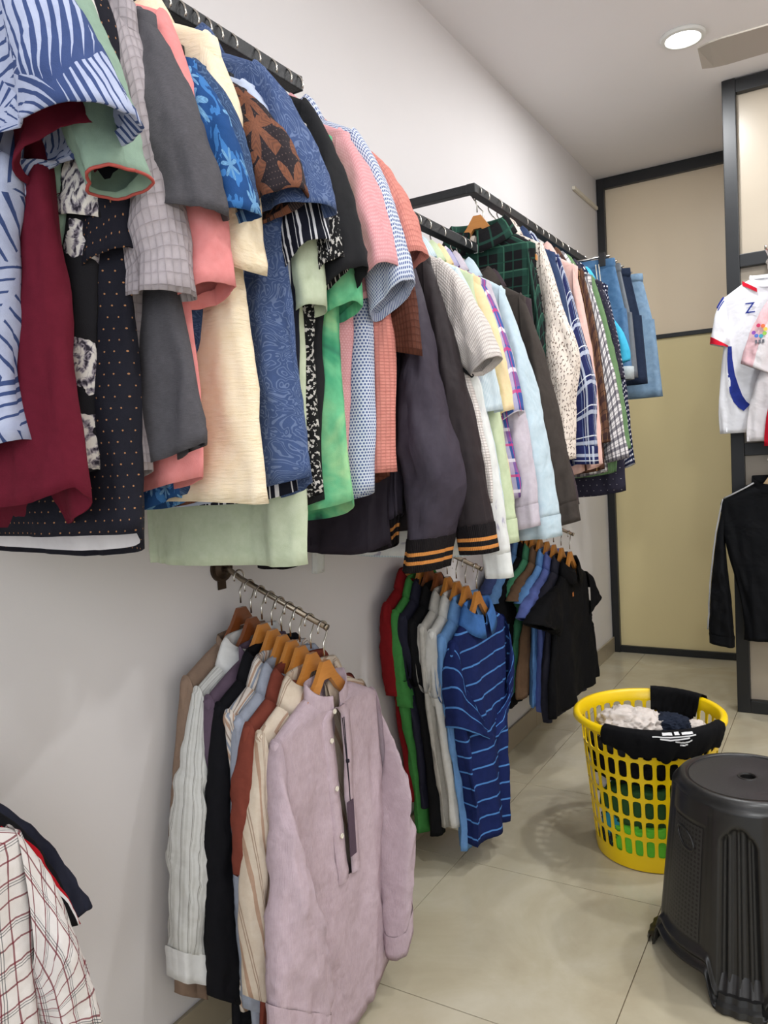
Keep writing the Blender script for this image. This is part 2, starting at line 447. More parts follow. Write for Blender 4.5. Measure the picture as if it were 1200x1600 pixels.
# ---------------------------------------------------------------- rails
RX, RZ1, RZ2 = .30, 2.0, 1.848
rs = .0135
def rail1_z(y): return 1.998+.010*(y-1.0)
def rail(name, y0, y1, z, label, arm_at=None, tilt=0.):
    e = empty(name, (RX, y0, z)); tag(e, label, 'clothes rail'); e.rotation_euler = (tilt, 0, 0)
    m = MB(); m.box((-rs, 0, -rs), (rs, y1-y0, rs)); m.build('rail_bar', RAILM, e, bevel=.002)
    for ya in arm_at:
        m = MB(); m.box((-RX+.006, ya-y0-rs, -rs+.001), (-rs+.001, ya-y0+rs, rs-.001)); m.build('wall_arm', RAILM, e, bevel=.002)
        m = MB(); m.box((-RX+.0005, ya-y0-.04, -.05), (-RX+.007, ya-y0+.04, .05)); m.build('wall_plate', RAILM, e, bevel=.001)
    m = MB(); m.box((-rs-.001, y1-y0-.002, -rs-.001), (rs+.001, y1-y0+.004, rs+.001)); m.build('end_cap', DARKPL, e, bevel=.002)
    return e
RAIL1 = rail('clothes_rail', .30, 1.318, rail1_z(.30), 'high black square clothes rail nearest the camera, top left', (.3+rs,), math.atan(.010))
RAIL2 = rail('clothes_rail', 1.37, 2.155, RZ2, 'lower black clothes rail with a free end in front of the green tartan shirt', (1.37+rs,))
RAIL3 = rail('clothes_rail', 2.163, 3.72, 2.022, 'far black clothes rail with a bar running to the wall', (2.163+rs,))
m = MB(); m.box((.004, 2.158-1.37, -.016), (.034, 2.1595-1.37, .008)); m.build('paper_tag', WHITEPL, RAIL2, bevel=.0003)
ARMS = {}
def wall_arm(y, label, xe=.285, z=1.02):
    e = empty('face_out_arm', (0, y, z)); tag(e, label, 'hanging arm')
    m = MB(); m.tube([(.006, 0, 0), (.03, 0, -.004), (.06, 0, -.022), (xe, 0, -.118)], .0062, 10); m.build('arm_tube', STEEL, e, True)
    m = MB(); m.tube([(xe-.002, 0, -.117), (xe+.004, 0, -.1195)], [.0068, .0075], 10); m.build('end_stop', STEEL, e, True)
    m = MB(); m.tube([(.0005, 0, 0), (.007, 0, 0)], .034, 24, flat=.9); m.tube([(.007, 0, 0), (.014, 0, 0)], [.024, .012], 16); m.build('flange', RUST, e, True, auto=.5)
    for dz in (.034, -.034):
        m = MB(); m.box((.0005, -.014, dz-.014), (.004, .012, dz+.014)); m.build('fixing_tab', RUST, e, bevel=.001)
    ARMS[label] = e
    return e
YA = [.41, 1.325, 2.14, 3.06]
def arm_z(x): return 1.02-.022-(x-.06)*(.096/.225) if x > .06 else 1.02-.010
wall_arm(YA[0], 'steel hanging arm on the wall at the lower left, mostly outside the picture', z=1.095)
wall_arm(YA[1], 'steel hanging arm with a dark round flange, above the lilac shirt group')
wall_arm(YA[2], 'steel hanging arm above the striped navy polo group')
wall_arm(YA[3], 'steel hanging arm above the black polo group near the far corner')

# ---------------------------------------------------------------- hangers
HM = {}
def hanger_meshes(kind):
    if kind in HM: return HM[kind]
    # local frame: u = x, thickness = y, hook inner top at origin (sits on top of the rail)
    m = MB(); pts = []; r = .0235 if kind == 'rail' else .017
    cz = -r
    for k in range(15):
        a = math.radians(-35+k*(235/14)); pts.append((r*math.cos(a), 0, cz+r*math.sin(a)+.0))
    pts = pts[::-1]                       # open tip ... over the top ... down to the stem
    pts = [(-p[0], p[1], p[2]) for p in pts]
    tail = pts[0] if abs(pts[0][0]) < abs(pts[-1][0]) else pts[-1]
    # stem leaves the lower end of the arc and returns to the centre line
    e = pts[-1]
    if kind == 'rail': st = [(e[0]*.6, 0, e[2]-.012), (0, 0, e[2]-.024), (0, 0, -.122)]
    else: st = [(e[0]*.6, 0, e[2]-.010), (0, 0, e[2]-.02), (0, 0, -.075)]
    m.tube(pts+st, .0021, 6); hook = m
    d = -.118 if kind == 'rail' else -.070
    b = MB()
    n = 15; V = []
    hh = .010 if kind == 'rail' else .021; th = .004 if kind == 'rail' else .0055
    for i in range(n+1):
        t = -1+2*i/n; a = abs(t)
        if kind == 'rail': u = t*.165; z = d-hh-.064*a**1.1; h2 = hh*(1.15-.55*a)
        else: u = t*.178; z = -.092-.146*a**.74+.010*math.exp(-(a/.14)**2); h2 = .021*(1-.62*a**.7)
        yb = 0.
        V += [(u, yb-th, z-h2), (u, yb-th*.9, z+h2), (u, yb+th*.9, z+h2), (u, yb+th, z-h2)]
    Fc = []
    for i in range(n):
        for k in range(4): Fc.append((4*i+k, 4*i+(k+1) % 4, 4*i+4+(k+1) % 4, 4*i+4+k))
    Fc += [(0, 3, 2, 1), (4*n, 4*n+1, 4*n+2, 4*n+3)]
    b.add(V, Fc)
    HM[kind] = (hook, b); return HM[kind]
HMESH = {}
def hanger(O, U, kind, mat, label, group, tilt=0.):
    e = empty('clothes_hanger', O); tag(e, label, 'hanger', group)
    key = (kind, mat.name)
    if key not in HMESH:
        hk, b = hanger_meshes(kind)
        o1 = hk.build('hook', CHROME, e, True); o2 = b.build('hanger_body', mat, e, True, auto=.5)
        HMESH[key] = (o1.data, o2.data)
    else:
        for nm, d in zip(('hook', 'hanger_body'), HMESH[key]): link(bpy.data.objects.new(nm, d), e)
    e.rotation_euler = (0, 0, math.atan2(U[1], U[0])+tilt)
    return e

# ---------------------------------------------------------------- garments
def sst(x, a, b): t = np.clip((x-a)/(b-a), 0, 1); return t*t*(3-2*t)
def grid_faces(M, N, closed=True):
    i, k = np.meshgrid(np.arange(M-1), np.arange(N if closed else N-1), indexing='ij')
    k2 = (k+1) % N
    return np.stack([i*N+k, (i+1)*N+k, (i+1)*N+k2, i*N+k2], -1).reshape(-1, 4)
def put(P, fr): # (…,3) of (u,t,z) -> local xyz
    U, T = fr
    return P[..., 0:1]*np.array(U)+P[..., 1:2]*np.array(T)+P[..., 2:3]*np.array((0, 0, 1.))
FR_RAIL = ((1, 0, 0), (0, -1, 0)); FR_WALL = ((0, -1, 0), (1, 0, 0)); FR_FRONT = ((-1, 0, 0), (0, -1, 0))

def fold_noise(rng, n=4, lo=2, hi=7):
    return [(rng.integers(lo, hi), rng.uniform(0, 6.28), rng.uniform(-5, 5), rng.uniform(.4, 1)) for _ in range(n)]

def vn(p, seed):      # cheap smooth noise from sines
    r_ = np.random.default_rng(seed); out = 0
    for k in range(7):
        d = r_.normal(size=3); d /= np.linalg.norm(d); f_ = r_.uniform(1.5, 5.5)*(1+k*.45)
        out = out+np.sin(p @ d*f_+r_.uniform(0, 6.28))/(1+.5*k)
    return out/3.
def crinkle(P, seed, amp, su=22., sz=5.):
    q = P*np.array((su, su, sz)); n1 = vn(q.reshape(-1, 3), seed).reshape(P.shape[:-1]); n2 = vn((q*2.3).reshape(-1, 3), seed+9).reshape(P.shape[:-1])
    return amp*((.55-np.abs(n1)*1.7)+.4*n2)
LAST = {}
def front_t(u, z):
    P = LAST['P']; k = LAST['th'] < PI; X = P[:, k].reshape(-1, 3); w_ = np.hypot(X[:, 0]-u, X[:, 2]-z); i = np.argsort(w_)[:6]; wt = 1/(w_[i]+.003); return float((X[i, 1]*wt).sum()/wt.sum())
def patch(name, pts, mat, parent, off=.003):
    """flat cloth applied on the garment front; pts = grid (rows, cols, 2) of (u, z)"""
    G = np.asarray(pts, float); R = np.zeros((*G.shape[:2], 3))
    for i in range(G.shape[0]):
        for j in range(G.shape[1]): R[i, j] = (G[i, j, 0], front_t(*G[i, j])+off, G[i, j, 1])
    return mesh_from(name, put(R, LAST['fr']).reshape(-1, 3), grid_faces(G.shape[0], G.shape[1], False), mat, parent, G.reshape(-1, 2))
def piping(name, row, mat, parent, r=.003, flat=1.):
    m = MB(); m.tube([tuple(p) for p in put(np.asarray(row), LAST['fr'])], r, 6, flat=flat); return m.build(name, mat, parent, True)

def garment(name, label, cat, O, fr, mat, rng, us=.20, drop=.085, sl=.075, hw=.215, L=.72, b=.026, bh=.032, nw=.078, fold=.010,
            sleeve='short', eo=None, ei=None, ap=None, cuff=None, cufflen=.05, collar='shirt', collar_mat=None, tail=.02, back_drop=0.,
            lining=None, group=None, placket=False, sleeve_mat=None, open_front=0., bs=None, bulge=.03, inner=True, twist=0., nf=6, uoff=0., nobody=False, elbow=.0, button_mat=None, crk=.0075, nb=None, waist=None, sfwd=0., endpipe=None, toppipe=None, belly=0., bpos=.8, far_out=.055):
    """one hanging top. (u, z) are measured from the hook; eo/ei = outer/inner corner of the sleeve end."""
    e = empty(name, O); tag(e, label, cat, group)
    zn = -drop; zt = zn-sl
    if nb is None: nb = max(.018, min(.034, b*1.25))
    # ---- body
    N, M1, M2 = 72, 7, 34
    th = np.linspace(0, 2*PI, N, endpoint=False)
    z = np.concatenate([np.linspace(zn, zt, M1, endpoint=False), np.linspace(zt, zn-L, M2)])
    q = np.clip((zn-z)/sl, 0, 1); v = np.clip((zt-z)/(L-sl), 0, 1)
    a = np.where(q < 1, nw+(us-nw)*q**.85, us+(hw-us)*sst(v, 0, 1)+.006*np.sin(v*5+rng.uniform(0, 6)))
    bb_ = np.where(q < 1, nb+(b-nb)*q, b+(bh-b)*v)
    pw = np.where(q < 1, .9-.25*q, .65+.2*v)
    c, s = np.cos(th), np.sin(th)
    u = a[:, None]*np.sign(c)*np.abs(c)**pw[:, None]
    t = bb_[:, None]*np.sign(s)*np.abs(s)**pw[:, None]
    fz = fold_noise(rng, 5, 3, 3+nf)
    amp = (fold*(.15+.85*sst(v, 0, .8)))*np.where(q < 1, .1, 1)
    d = sum(w_*np.sin(k*th[None, :]*1.0+p+wz*v[:, None]*.35) for k, p, wz, w_ in fz)/2.
    t = t+amp[:, None]*d*(.35+.65*np.abs(s)[None, :]**.5)
    u = u+amp[:, None]*.5*np.sin(3*th+fz[0][1]+v[:, None]*4)[...]
    t = t+twist*v[:, None]*u
    zz = np.repeat(z[:, None], N, 1)
    # hem curve: sides higher, far side longer
    hm = sst(v, .7, 1)[:, None]
    zz = zz+hm*(tail*np.abs(c)[None, :]**3)-hm*back_drop*np.clip(-s, 0, 1)[None, :]**.6
    # neck opening dips at the front
    nk = (1-q)[:, None]**2
    zz = zz-nk*np.clip(s, 0, 1)[None, :]*.035
    u = u+uoff*v[:, None]
    P = np.stack([u, t, zz], -1)
    nb_ = np.stack([np.cos(th)*.12, np.sin(th)], -1); nb_ = nb_/np.linalg.norm(nb_, axis=1, keepdims=True)
    dk = crinkle(P, int(rng.integers(1, 9999)), crk*1.0)*(.25+.75*sst(v, 0, .25))[:, None]*np.where(q < 1, .3, 1)[:, None]
    P[..., 0] += dk*nb_[None, :, 0]*.5; P[..., 1] += dk*nb_[None, :, 1]
    # turned hem: two rings going back inside
    r1 = P[-1].copy(); r1[:, 0] *= .985; r1[:, 1] *= .94; r2 = P[-4].copy(); r2[:, 0] *= .955; r2[:, 1] *= .80
    P = np.concatenate([P, r1[None], r2[None]])
    arc = np.concatenate([[0], np.cumsum(np.linalg.norm(np.diff(P[M1+8, :, :2], axis=0), axis=1))])
    UV = np.stack([np.repeat(arc[None], len(P), 0), P[..., 2]], -1)
    # seam in uv: pattern just meets itself there (inner side, against the wall)
    roll = N//2
    P2 = np.roll(P, roll, 1); 
    P2 = np.concatenate([P2, P2[:, :1]], 1)
    seg = np.linalg.norm(np.diff(P2[M1+8, :, :2], axis=0), axis=1); arc = np.concatenate([[0], np.cumsum(seg)])
    UV = np.stack([np.repeat(arc[None], len(P2), 0), P2[..., 2]], -1)
    LAST['P'] = P[:M1+M2]; LAST['th'] = th; LAST['fr'] = fr; LAST['Q'] = {}
    if not nobody:
        FB = grid_faces(len(P2), P2.shape[1], False)
        if open_front:          # shirt left unbuttoned from the neck down to open_front of its length
            r_i = FB[:, 0]//P2.shape[1]; c_i = FB[:, 0] % P2.shape[1]; cf = (N//4+N//2) % N
            nr_cut = M1+int(M2*open_front); FB = FB[~((r_i < nr_cut) & ((c_i == cf) | (c_i == cf-1)))]
        body = mesh_from('body', put(P2, fr).reshape(-1, 3), FB, mat, e, UV.reshape(-1, 2))
        if open_front:
            rows_i = np.arange(1, nr_cut+1)
            for sgn, kk in ((1, N//4-1), (-1, N//4+1)):
                ed = P[rows_i][:, kk]; R = np.stack([ed+np.array((sgn*.012, -.001, 0)), ed+np.array((sgn*.010, .004, 0)), ed+np.array((-sgn*.006, .006, 0)), ed+np.array((-sgn*.022*1., .003, 0)), ed+np.array((-sgn*.020, .0, 0))])
                R[2:, :, 0] = np.where(sgn*R[2:, :, 0] < .002, sgn*.002, R[2:, :, 0]) if sgn > 0 else R[2:, :, 0]
                pk = mesh_from('placket', put(R, fr).reshape(-1, 3), grid_faces(5, len(rows_i), False), mat, e, R[..., [0, 2]].reshape(-1, 2))
                if sgn > 0:
                    for kb in (3, 8, 13, 18):
                        if kb >= nr_cut-1: break
                        m = MB(); m.lathe([(.0003, .0024), (.0035, .0024), (.0046, .0036), (.0054, .003), (.0056, 0), (.0003, 0)], 14)
                        V = np.concatenate(m.v); V = np.stack([V[:, 0], V[:, 2], V[:, 1]], -1)+R[2, kb]+np.array((0, .0005, 0)); mesh_from('button', put(V, fr), m.f, IVORYPL, pk)
    # ---- sleeves
    apt = np.array(ap if ap is not None else (us-.005, zt-.19))
    tip = np.array((us-.012, zt+.012))
    if sleeve:
        if eo is None: eo = (us+.085, zt-.25) if sleeve == 'short' else (us+.07, zt-.60)
        if ei is None: ei = (us-.05, zt-.30) if sleeve == 'short' else (us-.045, zt-.605)
        eo = np.array(eo, float); ei = np.array(ei, float)
        for side in ((1, -1) if inner else (1,)):
            eo_, ei_ = eo.copy(), ei.copy()
            if side < 0:
                eo_[0] = min(eo_[0], us+far_out); 
            Ms = 26 if sleeve == 'short' else 44; Ns = 36
            s_ = np.linspace(0, 1, Ms)[:, None]
            ctl = tip+(eo_-tip)*.42+np.array((bulge, .02))
            top = (1-s_)**2*tip+2*s_*(1-s_)*ctl+s_**2*eo_
            if belly and side > 0: top = top+np.exp(-((s_-bpos)/.17)**2)*(1-s_**8)*np.array((belly, 0))
            bc = apt+(ei_-apt)*.5+np.array((-.004, 0))
            bot = (1-s_)**2*apt+2*s_*(1-s_)*bc+s_**2*ei_
            cen = (top+bot)/2; hv = (top-bot)/2
            ph = np.linspace(0, 2*PI, Ns, endpoint=False)
            sv = s_[:, 0]
            bsv = (bs if bs else (.036 if sleeve == 'short' else .034))
            bt2 = (.024+(bsv-.024)*sst(sv, 0, .55))
            if sleeve == 'long': bt2 = bt2*(1-.18*sst(sv, .75, 1))
            cp, sp = np.cos(ph), np.sin(ph)
            e_ = .8
            ck = np.sign(cp)*np.abs(cp)**e_; sk = np.sign(sp)*np.abs(sp)**e_
            f2 = fold_noise(rng, 4, 2, 6)
            wr = sum(w_*np.sin(k*ph[None, :]+p+wz*sv[:, None]*1.4) for k, p, wz, w_ in f2)/2
            wr2 = np.sin(sv[:, None]*22+2*ph[None, :]+f2[0][1])*np.exp(-((sv[:, None]-.52)/.2)**2) if sleeve == 'long' else 0
            k = (fold*.55)*(.2+.8*sst(sv, 0, .5))[:, None]*wr/.03+(.10*wr2 if sleeve == 'long' else 0)
            hvn = hv/np.maximum(np.linalg.norm(hv, axis=1, keepdims=True), 1e-6)
            uu = cen[:, None, :]+ck[None, :, None]*hv[:, None, :]*(1+.25*np.clip(k, -.6, .6))[..., None]
            tt = sk[None, :]*bt2[:, None]*(1+.8*np.clip(k, -.5, .6))
            if sfwd: tt = tt+sfwd*sst(sv, .05, .5)[:, None]
            if elbow: tt = tt+elbow*np.sin(sv*PI)[:, None]
            # stitched hem groove
            if sleeve == 'short':
                gv = 1-.05*np.exp(-((sv-.89)/.018)**2); tt = tt*gv[:, None]
            Q = np.concatenate([uu, tt[..., None]], -1)[..., [0, 2, 1]]
            nq = np.concatenate([ck[None, :, None]*hvn[:, None, :], (sk[None, :, None]+0*hvn[:, None, :1])], -1)[..., [0, 2, 1]]
            dq = crinkle(Q, int(rng.integers(1, 9999)), crk*(1. if sleeve == 'short' else 1.15), 22., 8.)*(.2+.8*sst(sv, .05, .45))[:, None]
            Q = Q+nq*dq[..., None]*np.array((.5, 1., .5))
            r1 = Q[-1]+(cen[-1][[0, 0, 1]]*np.array((1, 0, 1))-Q[-1])*.04
            r2 = Q[-3]+(cen[-3][[0, 0, 1]]*np.array((1, 0, 1))-Q[-3])*.12
            Q = np.concatenate([Q, r1[None], r2[None]])
            Q[..., 0] *= side; LAST['Q'][side] = Q[:Ms]
            Q2 = np.roll(Q, Ns//4*3, 1); Q2 = np.concatenate([Q2, Q2[:, :1]], 1)
            sg = np.linalg.norm(np.diff(Q2[Ms//2], axis=0), axis=1); arc = np.concatenate([[0], np.cumsum(sg)])
            ln = np.concatenate([[0], np.cumsum(np.linalg.norm(np.diff(Q2[:, 0], axis=0), axis=1))])
            ln[-2:] = ln[-3]
            UV = np.stack([np.repeat(arc[None], len(Q2), 0), np.repeat(-ln[:, None], Q2.shape[1], 1)], -1)
            so = mesh_from('sleeve', put(Q2, fr).reshape(-1, 3), grid_faces(len(Q2), Q2.shape[1], False), sleeve_mat or mat, e, UV.reshape(-1, 2))
            if endpipe is not None: piping('sleeve_edging', np.concatenate([Q[Ms-1], Q[Ms-1][:1]]), endpipe, so, .0019)
            if toppipe is not None: piping('sleeve_piping', Q[3:Ms, Ns//2-1]+np.array((0, .002, -.001)), toppipe, so, .0042)
            if cuff is not None:
                dr = (cen[-1]-cen[-4]); dr = dr/np.linalg.norm(dr)*cufflen
                R0 = Q[Ms-1].copy(); ctr = R0.mean(0)
                rings = []
                for kk, (f_, w_) in enumerate(((-.12, 1.02), (0, 1.03), (.3, 1.0), (.7, 1.0), (1.0, 1.0), (1.0, .93), (.6, .9))):
                    rg = ctr+(R0-ctr)*(np.array((.80, .80, .85)) if sleeve == 'bomber' else w_)
                    rg = rg+np.array((dr[0]*side, 0, dr[1]))*f_; rings.append(rg)
                Cq = np.stack(rings); Cq = np.concatenate([Cq, Cq[:, :1]], 1)
                sg = np.concatenate([[0], np.cumsum(np.linalg.norm(np.diff(Cq[0], axis=0), axis=1))])
                vv = np.array((-.12, 0, .3, .7, 1, 1, .6))*cufflen
                UV = np.stack([np.repeat(sg[None], len(Cq), 0), np.repeat(vv[:, None], Cq.shape[1], 1)], -1)
                mesh_from('cuff', put(Cq, fr).reshape(-1, 3), grid_faces(len(Cq), Cq.shape[1], False), cuff, so, UV.reshape(-1, 2))
    # ---- collar
    if collar:
        A0, A1 = (PI/2+.16, PI/2+2*PI-.16) if collar != 'rib' else (0, 2*PI)
        ph = np.linspace(A0, A1, 44)
        front = np.clip(np.sin(ph), 0, 1)
        prof = {'shirt': [(.0, -.004), (.0, .016), (-.002, .032), (.006, .038), (.016, .026), (.026, .004), (.034, -.016), (.031, -.017)],
                'band': [(.002, -.006), (.001, .012), (.000, .030), (-.003, .031), (-.004, .0)],
                'rib': [(.003, -.008), (.004, .006), (.001, .016), (-.004, .014), (-.005, .0)]}[collar]
        R = []
        for dr, dz in prof:
            x_ = (nw+.001+dr*1.25)*np.cos(ph); y_ = (nb+dr*(.4 if nb < .03 else .7))*np.sin(ph)
            R.append(np.stack([x_, y_, zn+dz-front*.038-(front**2)*max(0, dr)*.6], -1))
        R = np.stack(R)
        UV = np.stack([np.repeat((ph*.07)[None], len(R), 0), np.repeat(np.arange(len(R))[:, None]*.012, len(ph), 1)], -1)
        mesh_from('collar', put(R, fr).reshape(-1, 3), grid_faces(len(R), len(ph), False), collar_mat or mat, e, UV.reshape(-1, 2))
    if waist is not None:
        hemr = P[M1+M2-1]; cz = hemr.mean(0); rows_ = [hemr*np.array((.97, .9, 1))+np.array((0, 0, .012)), hemr*np.array((.96, .86, 1)), hemr*np.array((.92, .78, 1))-np.array((0, 0, .03)), hemr*np.array((.90, .75, 1))-np.array((0, 0, .062)), hemr*np.array((.88, .70, 1))-np.array((0, 0, .062))]
        R = np.stack(rows_); R = np.concatenate([R, R[:, :1]], 1); sg = np.concatenate([[0], np.cumsum(np.linalg.norm(np.diff(R[1], axis=0), axis=1))])
        UV = np.stack([np.repeat(sg[None], 5, 0), np.repeat(np.array((-.012, 0, .03, .062, .062))[:, None], R.shape[1], 1)], -1)
        mesh_from('waistband', put(R, fr).reshape(-1, 3), grid_faces(5, R.shape[1], False), waist, e if nobody else body, UV.reshape(-1, 2))
    if lining is not None:   # turned-up hem showing inside the longer far side
        k0 = N//2; idx = np.arange(k0, N+1) % N
        base = P[M1+M2-1][idx]; up = P[M1+M2-4][idx]
        R = np.stack([base*np.array((.985, .80, 1))+np.array((0, 0, .008)), base*np.array((.985, .70, 1))+np.array((0, 0, .05))])
        mesh_from('hem_lining', put(R, fr).reshape(-1, 3), grid_faces(2, len(idx), False), lining, e if nobody else body, np.zeros((R.shape[0]*R.shape[1], 2)))
    if placket:
        zs = np.linspace(zn-.06, zn-L+.04, 26); V = []
        # follow the front surface of the body
        kf = np.argmin(np.abs(th-PI/2)); zc = P[:M1+M2, kf, 2]; tc = P[:M1+M2, kf, 1]; o_ = np.argsort(zc)
        tf = np.interp(zs, zc[o_], tc[o_])
        W = .016; R = np.stack([np.stack([np.full_like(zs, w_)+uoff*np.clip((zt-zs)/(L-sl), 0, 1), tf+h_, zs], -1) for w_, h_ in ((-W, -.004), (-W, .003), (0, .0042), (W, .003), (W, -.004))])
        mesh_from('placket', put(R, fr).reshape(-1, 3), grid_faces(5, len(zs), False), mat, e, R[..., [0, 2]].reshape(-1, 2), smooth=True)
        bm_ = button_mat or IVORYPL
        for i in range(6):
            zb = zn-.075-i*.095
            if zb < zn-L+.05: break
            m = MB(); m.lathe([(.0003, .0024), (.0035, .0024), (.0046, .0036), (.0054, .003), (.0056, 0), (.0003, 0)], 14)
            tb = np.interp(zb, zc[o_], tc[o_])+.0045
            V = np.concatenate(m.v); ub = uoff*np.clip((zt-zb)/(L-sl), 0, 1); V = np.stack([V[:, 0]+ub, V[:, 2]+tb, V[:, 1]+zb], -1)
            mesh_from('button', put(V, fr), m.f, bm_, e)
    return e
def hint(px, O, fr, toff=0.):
    """photo point -> (u, z) in the plane in which a garment hangs"""
    if px is None: return None
    T = np.array(fr[1]); ax = int(np.argmax(np.abs(T)))
    p = at(px[0], px[1], ax, O[ax]+T[ax]*toff)-np.array(O)
    return np.array((p @ np.array(fr[0]), p[2]))

# ---------------------------------------------------------------- the clothes
def top(spec, O, fr, hang, hgroup):
    s = dict(spec); rng = np.random.default_rng(abs(hash_(s['label'])) % 2**31)
    lab = s.pop('label'); short = s.pop('short'); cat = s.pop('cat', 'shirt'); nm = s.pop('name', 'shirt'); grp = s.pop('group', None)
    mat = s.pop('mat'); s.setdefault('drop', .135 if fr is FR_RAIL else (.074 if fr is FR_FRONT else .148)); s.setdefault('sl', .062 if fr is FR_RAIL else (.07 if fr is FR_FRONT else .055))
    for k in ('eo', 'ei', 'ap'):
        if k in s and s[k] is not None: s[k] = hint(s[k], O, fr, .012+.8*s.get('sfwd', 0.))
    if 'hem' in s:
        h = hint(s.pop('hem'), O, fr, .015); s['hw'] = float(np.clip(h[0], .12, .33)); s['L'] = float(-h[1]-s['drop'])
    dbg = {k: np.round(s[k], 3).tolist() for k in ('eo', 'ei') if s.get(k) is not None}
    if DEBUG: print('GARM', short, 'O', np.round(O, 3).tolist(), dbg, round(s.get('hw', .215), 3), round(s.get('L', .72), 3))
    g = garment(nm, lab, cat, O, fr, mat, rng, group=grp, **s)
    kind, hm, word = hang
    hanger(O, fr[0], kind, hm, f'{word} hanger holding the {short}', hgroup)
    return g
def hash_(s):
    h = 7
    for c in s: h = (h*131+ord(c)) % 1000000007
    return h
DEBUG = False
PL = p_plain
def fb(name, rgb, **k): return fabric(name, PL(lin(*rgb)), **k)
HR = ('rail', DARKPL, 'dark slim chrome-hooked'); HW = ('wood', HONEY, 'honey-coloured wooden'); HB = ('wood', BROWNW, 'dark brown wooden')
WHITE_L = fb('white_lining', (226, 222, 222))
m_palm = fabric('palm_print', p_palm(lin(62, 78, 122), lin(182, 190, 216)))
m_maroon = fb('maroon_cloth', (98, 26, 42))
m_sage = fb('sage_cloth', (140, 164, 146))
m_rose = fabric('rose_print', p_rose(lin(32, 31, 34)))
m_odots = fabric('orange_pin_dot', p_dots(lin(30, 30, 38), lin(170, 122, 84), .0135, .00105))
m_quilt = fabric('quilted_grey', p_grid(lin(170, 161, 164), .011, rows=True, cols=True, ink=lin(154, 145, 148)), wrinkle=.25)
m_dgrey = fabric('dark_grey_linen', lambda n: (n.mix(n.noise(n.vmath('MULTIPLY', n.uv()[2], (1, 8, 1)), 160, 3), lin(66, 64, 68), lin(96, 94, 98)), None))
m_pink = fb('pink_cotton', (226, 142, 140))
m_trop = fabric('tropical_blue', p_star(lin(34, 72, 124), lin(134, 186, 224), 26, 7, .014, True, lambda n, c: n.mix(n.math('GREATER_THAN', n.noise(n.uv()[2], 34, 3, .6, 1.), .56), c, lin(62, 116, 176))))
m_navyw = fabric('navy_squiggle_dark', p_wave(lin(44, 62, 92), lin(96, 120, 152), 34))
m_cream = fabric('cream_crinkle', lambda n: (n.mix(n.noise(n.uv()[2], 30, 3), lin(240, 220, 186), lin(245, 230, 202)), n.noise(n.vmath('MULTIPLY', n.uv()[2], (3, 14, 1)), 18, 3)))
m_leaf = fabric('brown_leaf_print', p_star(lin(46, 40, 43), lin(150, 96, 70), 24, 5, .030, True, lambda n, c: n.mix(p_mask_dots(n, .0055, .0006), c, lin(104, 86, 80))))
m_ltblue = fb('pale_blue_cotton', (188, 198, 220))
m_wave = fabric('navy_wave_print', p_wave(lin(58, 74, 110), lin(118, 134, 166), 26))
m_nstripe = fabric('navy_white_stripe', p_plaid(lin(26, 28, 40), [('x', .034, .3, .006, lin(222, 222, 226), 1), ('x', .034, .62, .0022, lin(222, 222, 226), 1)]))
m_pgreen = fb('pale_green_cotton', (196, 206, 178))
m_speck = fabric('black_white_speckle', p_speck(lin(26, 26, 27), lin(196, 192, 186), 150, .55))
m_black = fb('black_cotton', (34, 34, 36))
m_tie = fabric('green_tie_dye', p_cloud((.3, lin(48, 92, 84)), (.42, lin(72, 158, 116)), (.56, lin(110, 188, 138)), (.72, lin(164, 210, 152)), scale=8))
m_pinkt = fabric('pink_texture', p_dots(lin(212, 150, 154), lin(222, 170, 172), .0045, .0014), wrinkle=.3)
m_bdots = fabric('blue_white_micro', p_dots(lin(206, 212, 224), lin(84, 100, 146), .0056, .0019), wrinkle=.25)
m_salmon = fabric('salmon_waffle', p_grid(lin(214, 140, 128), .006, ink=lin(196, 122, 112)), wrinkle=.3)
m_brownw = fabric('brown_waffle', p_grid(lin(92, 54, 42), .009, ink=lin(76, 42, 33)), wrinkle=.25)

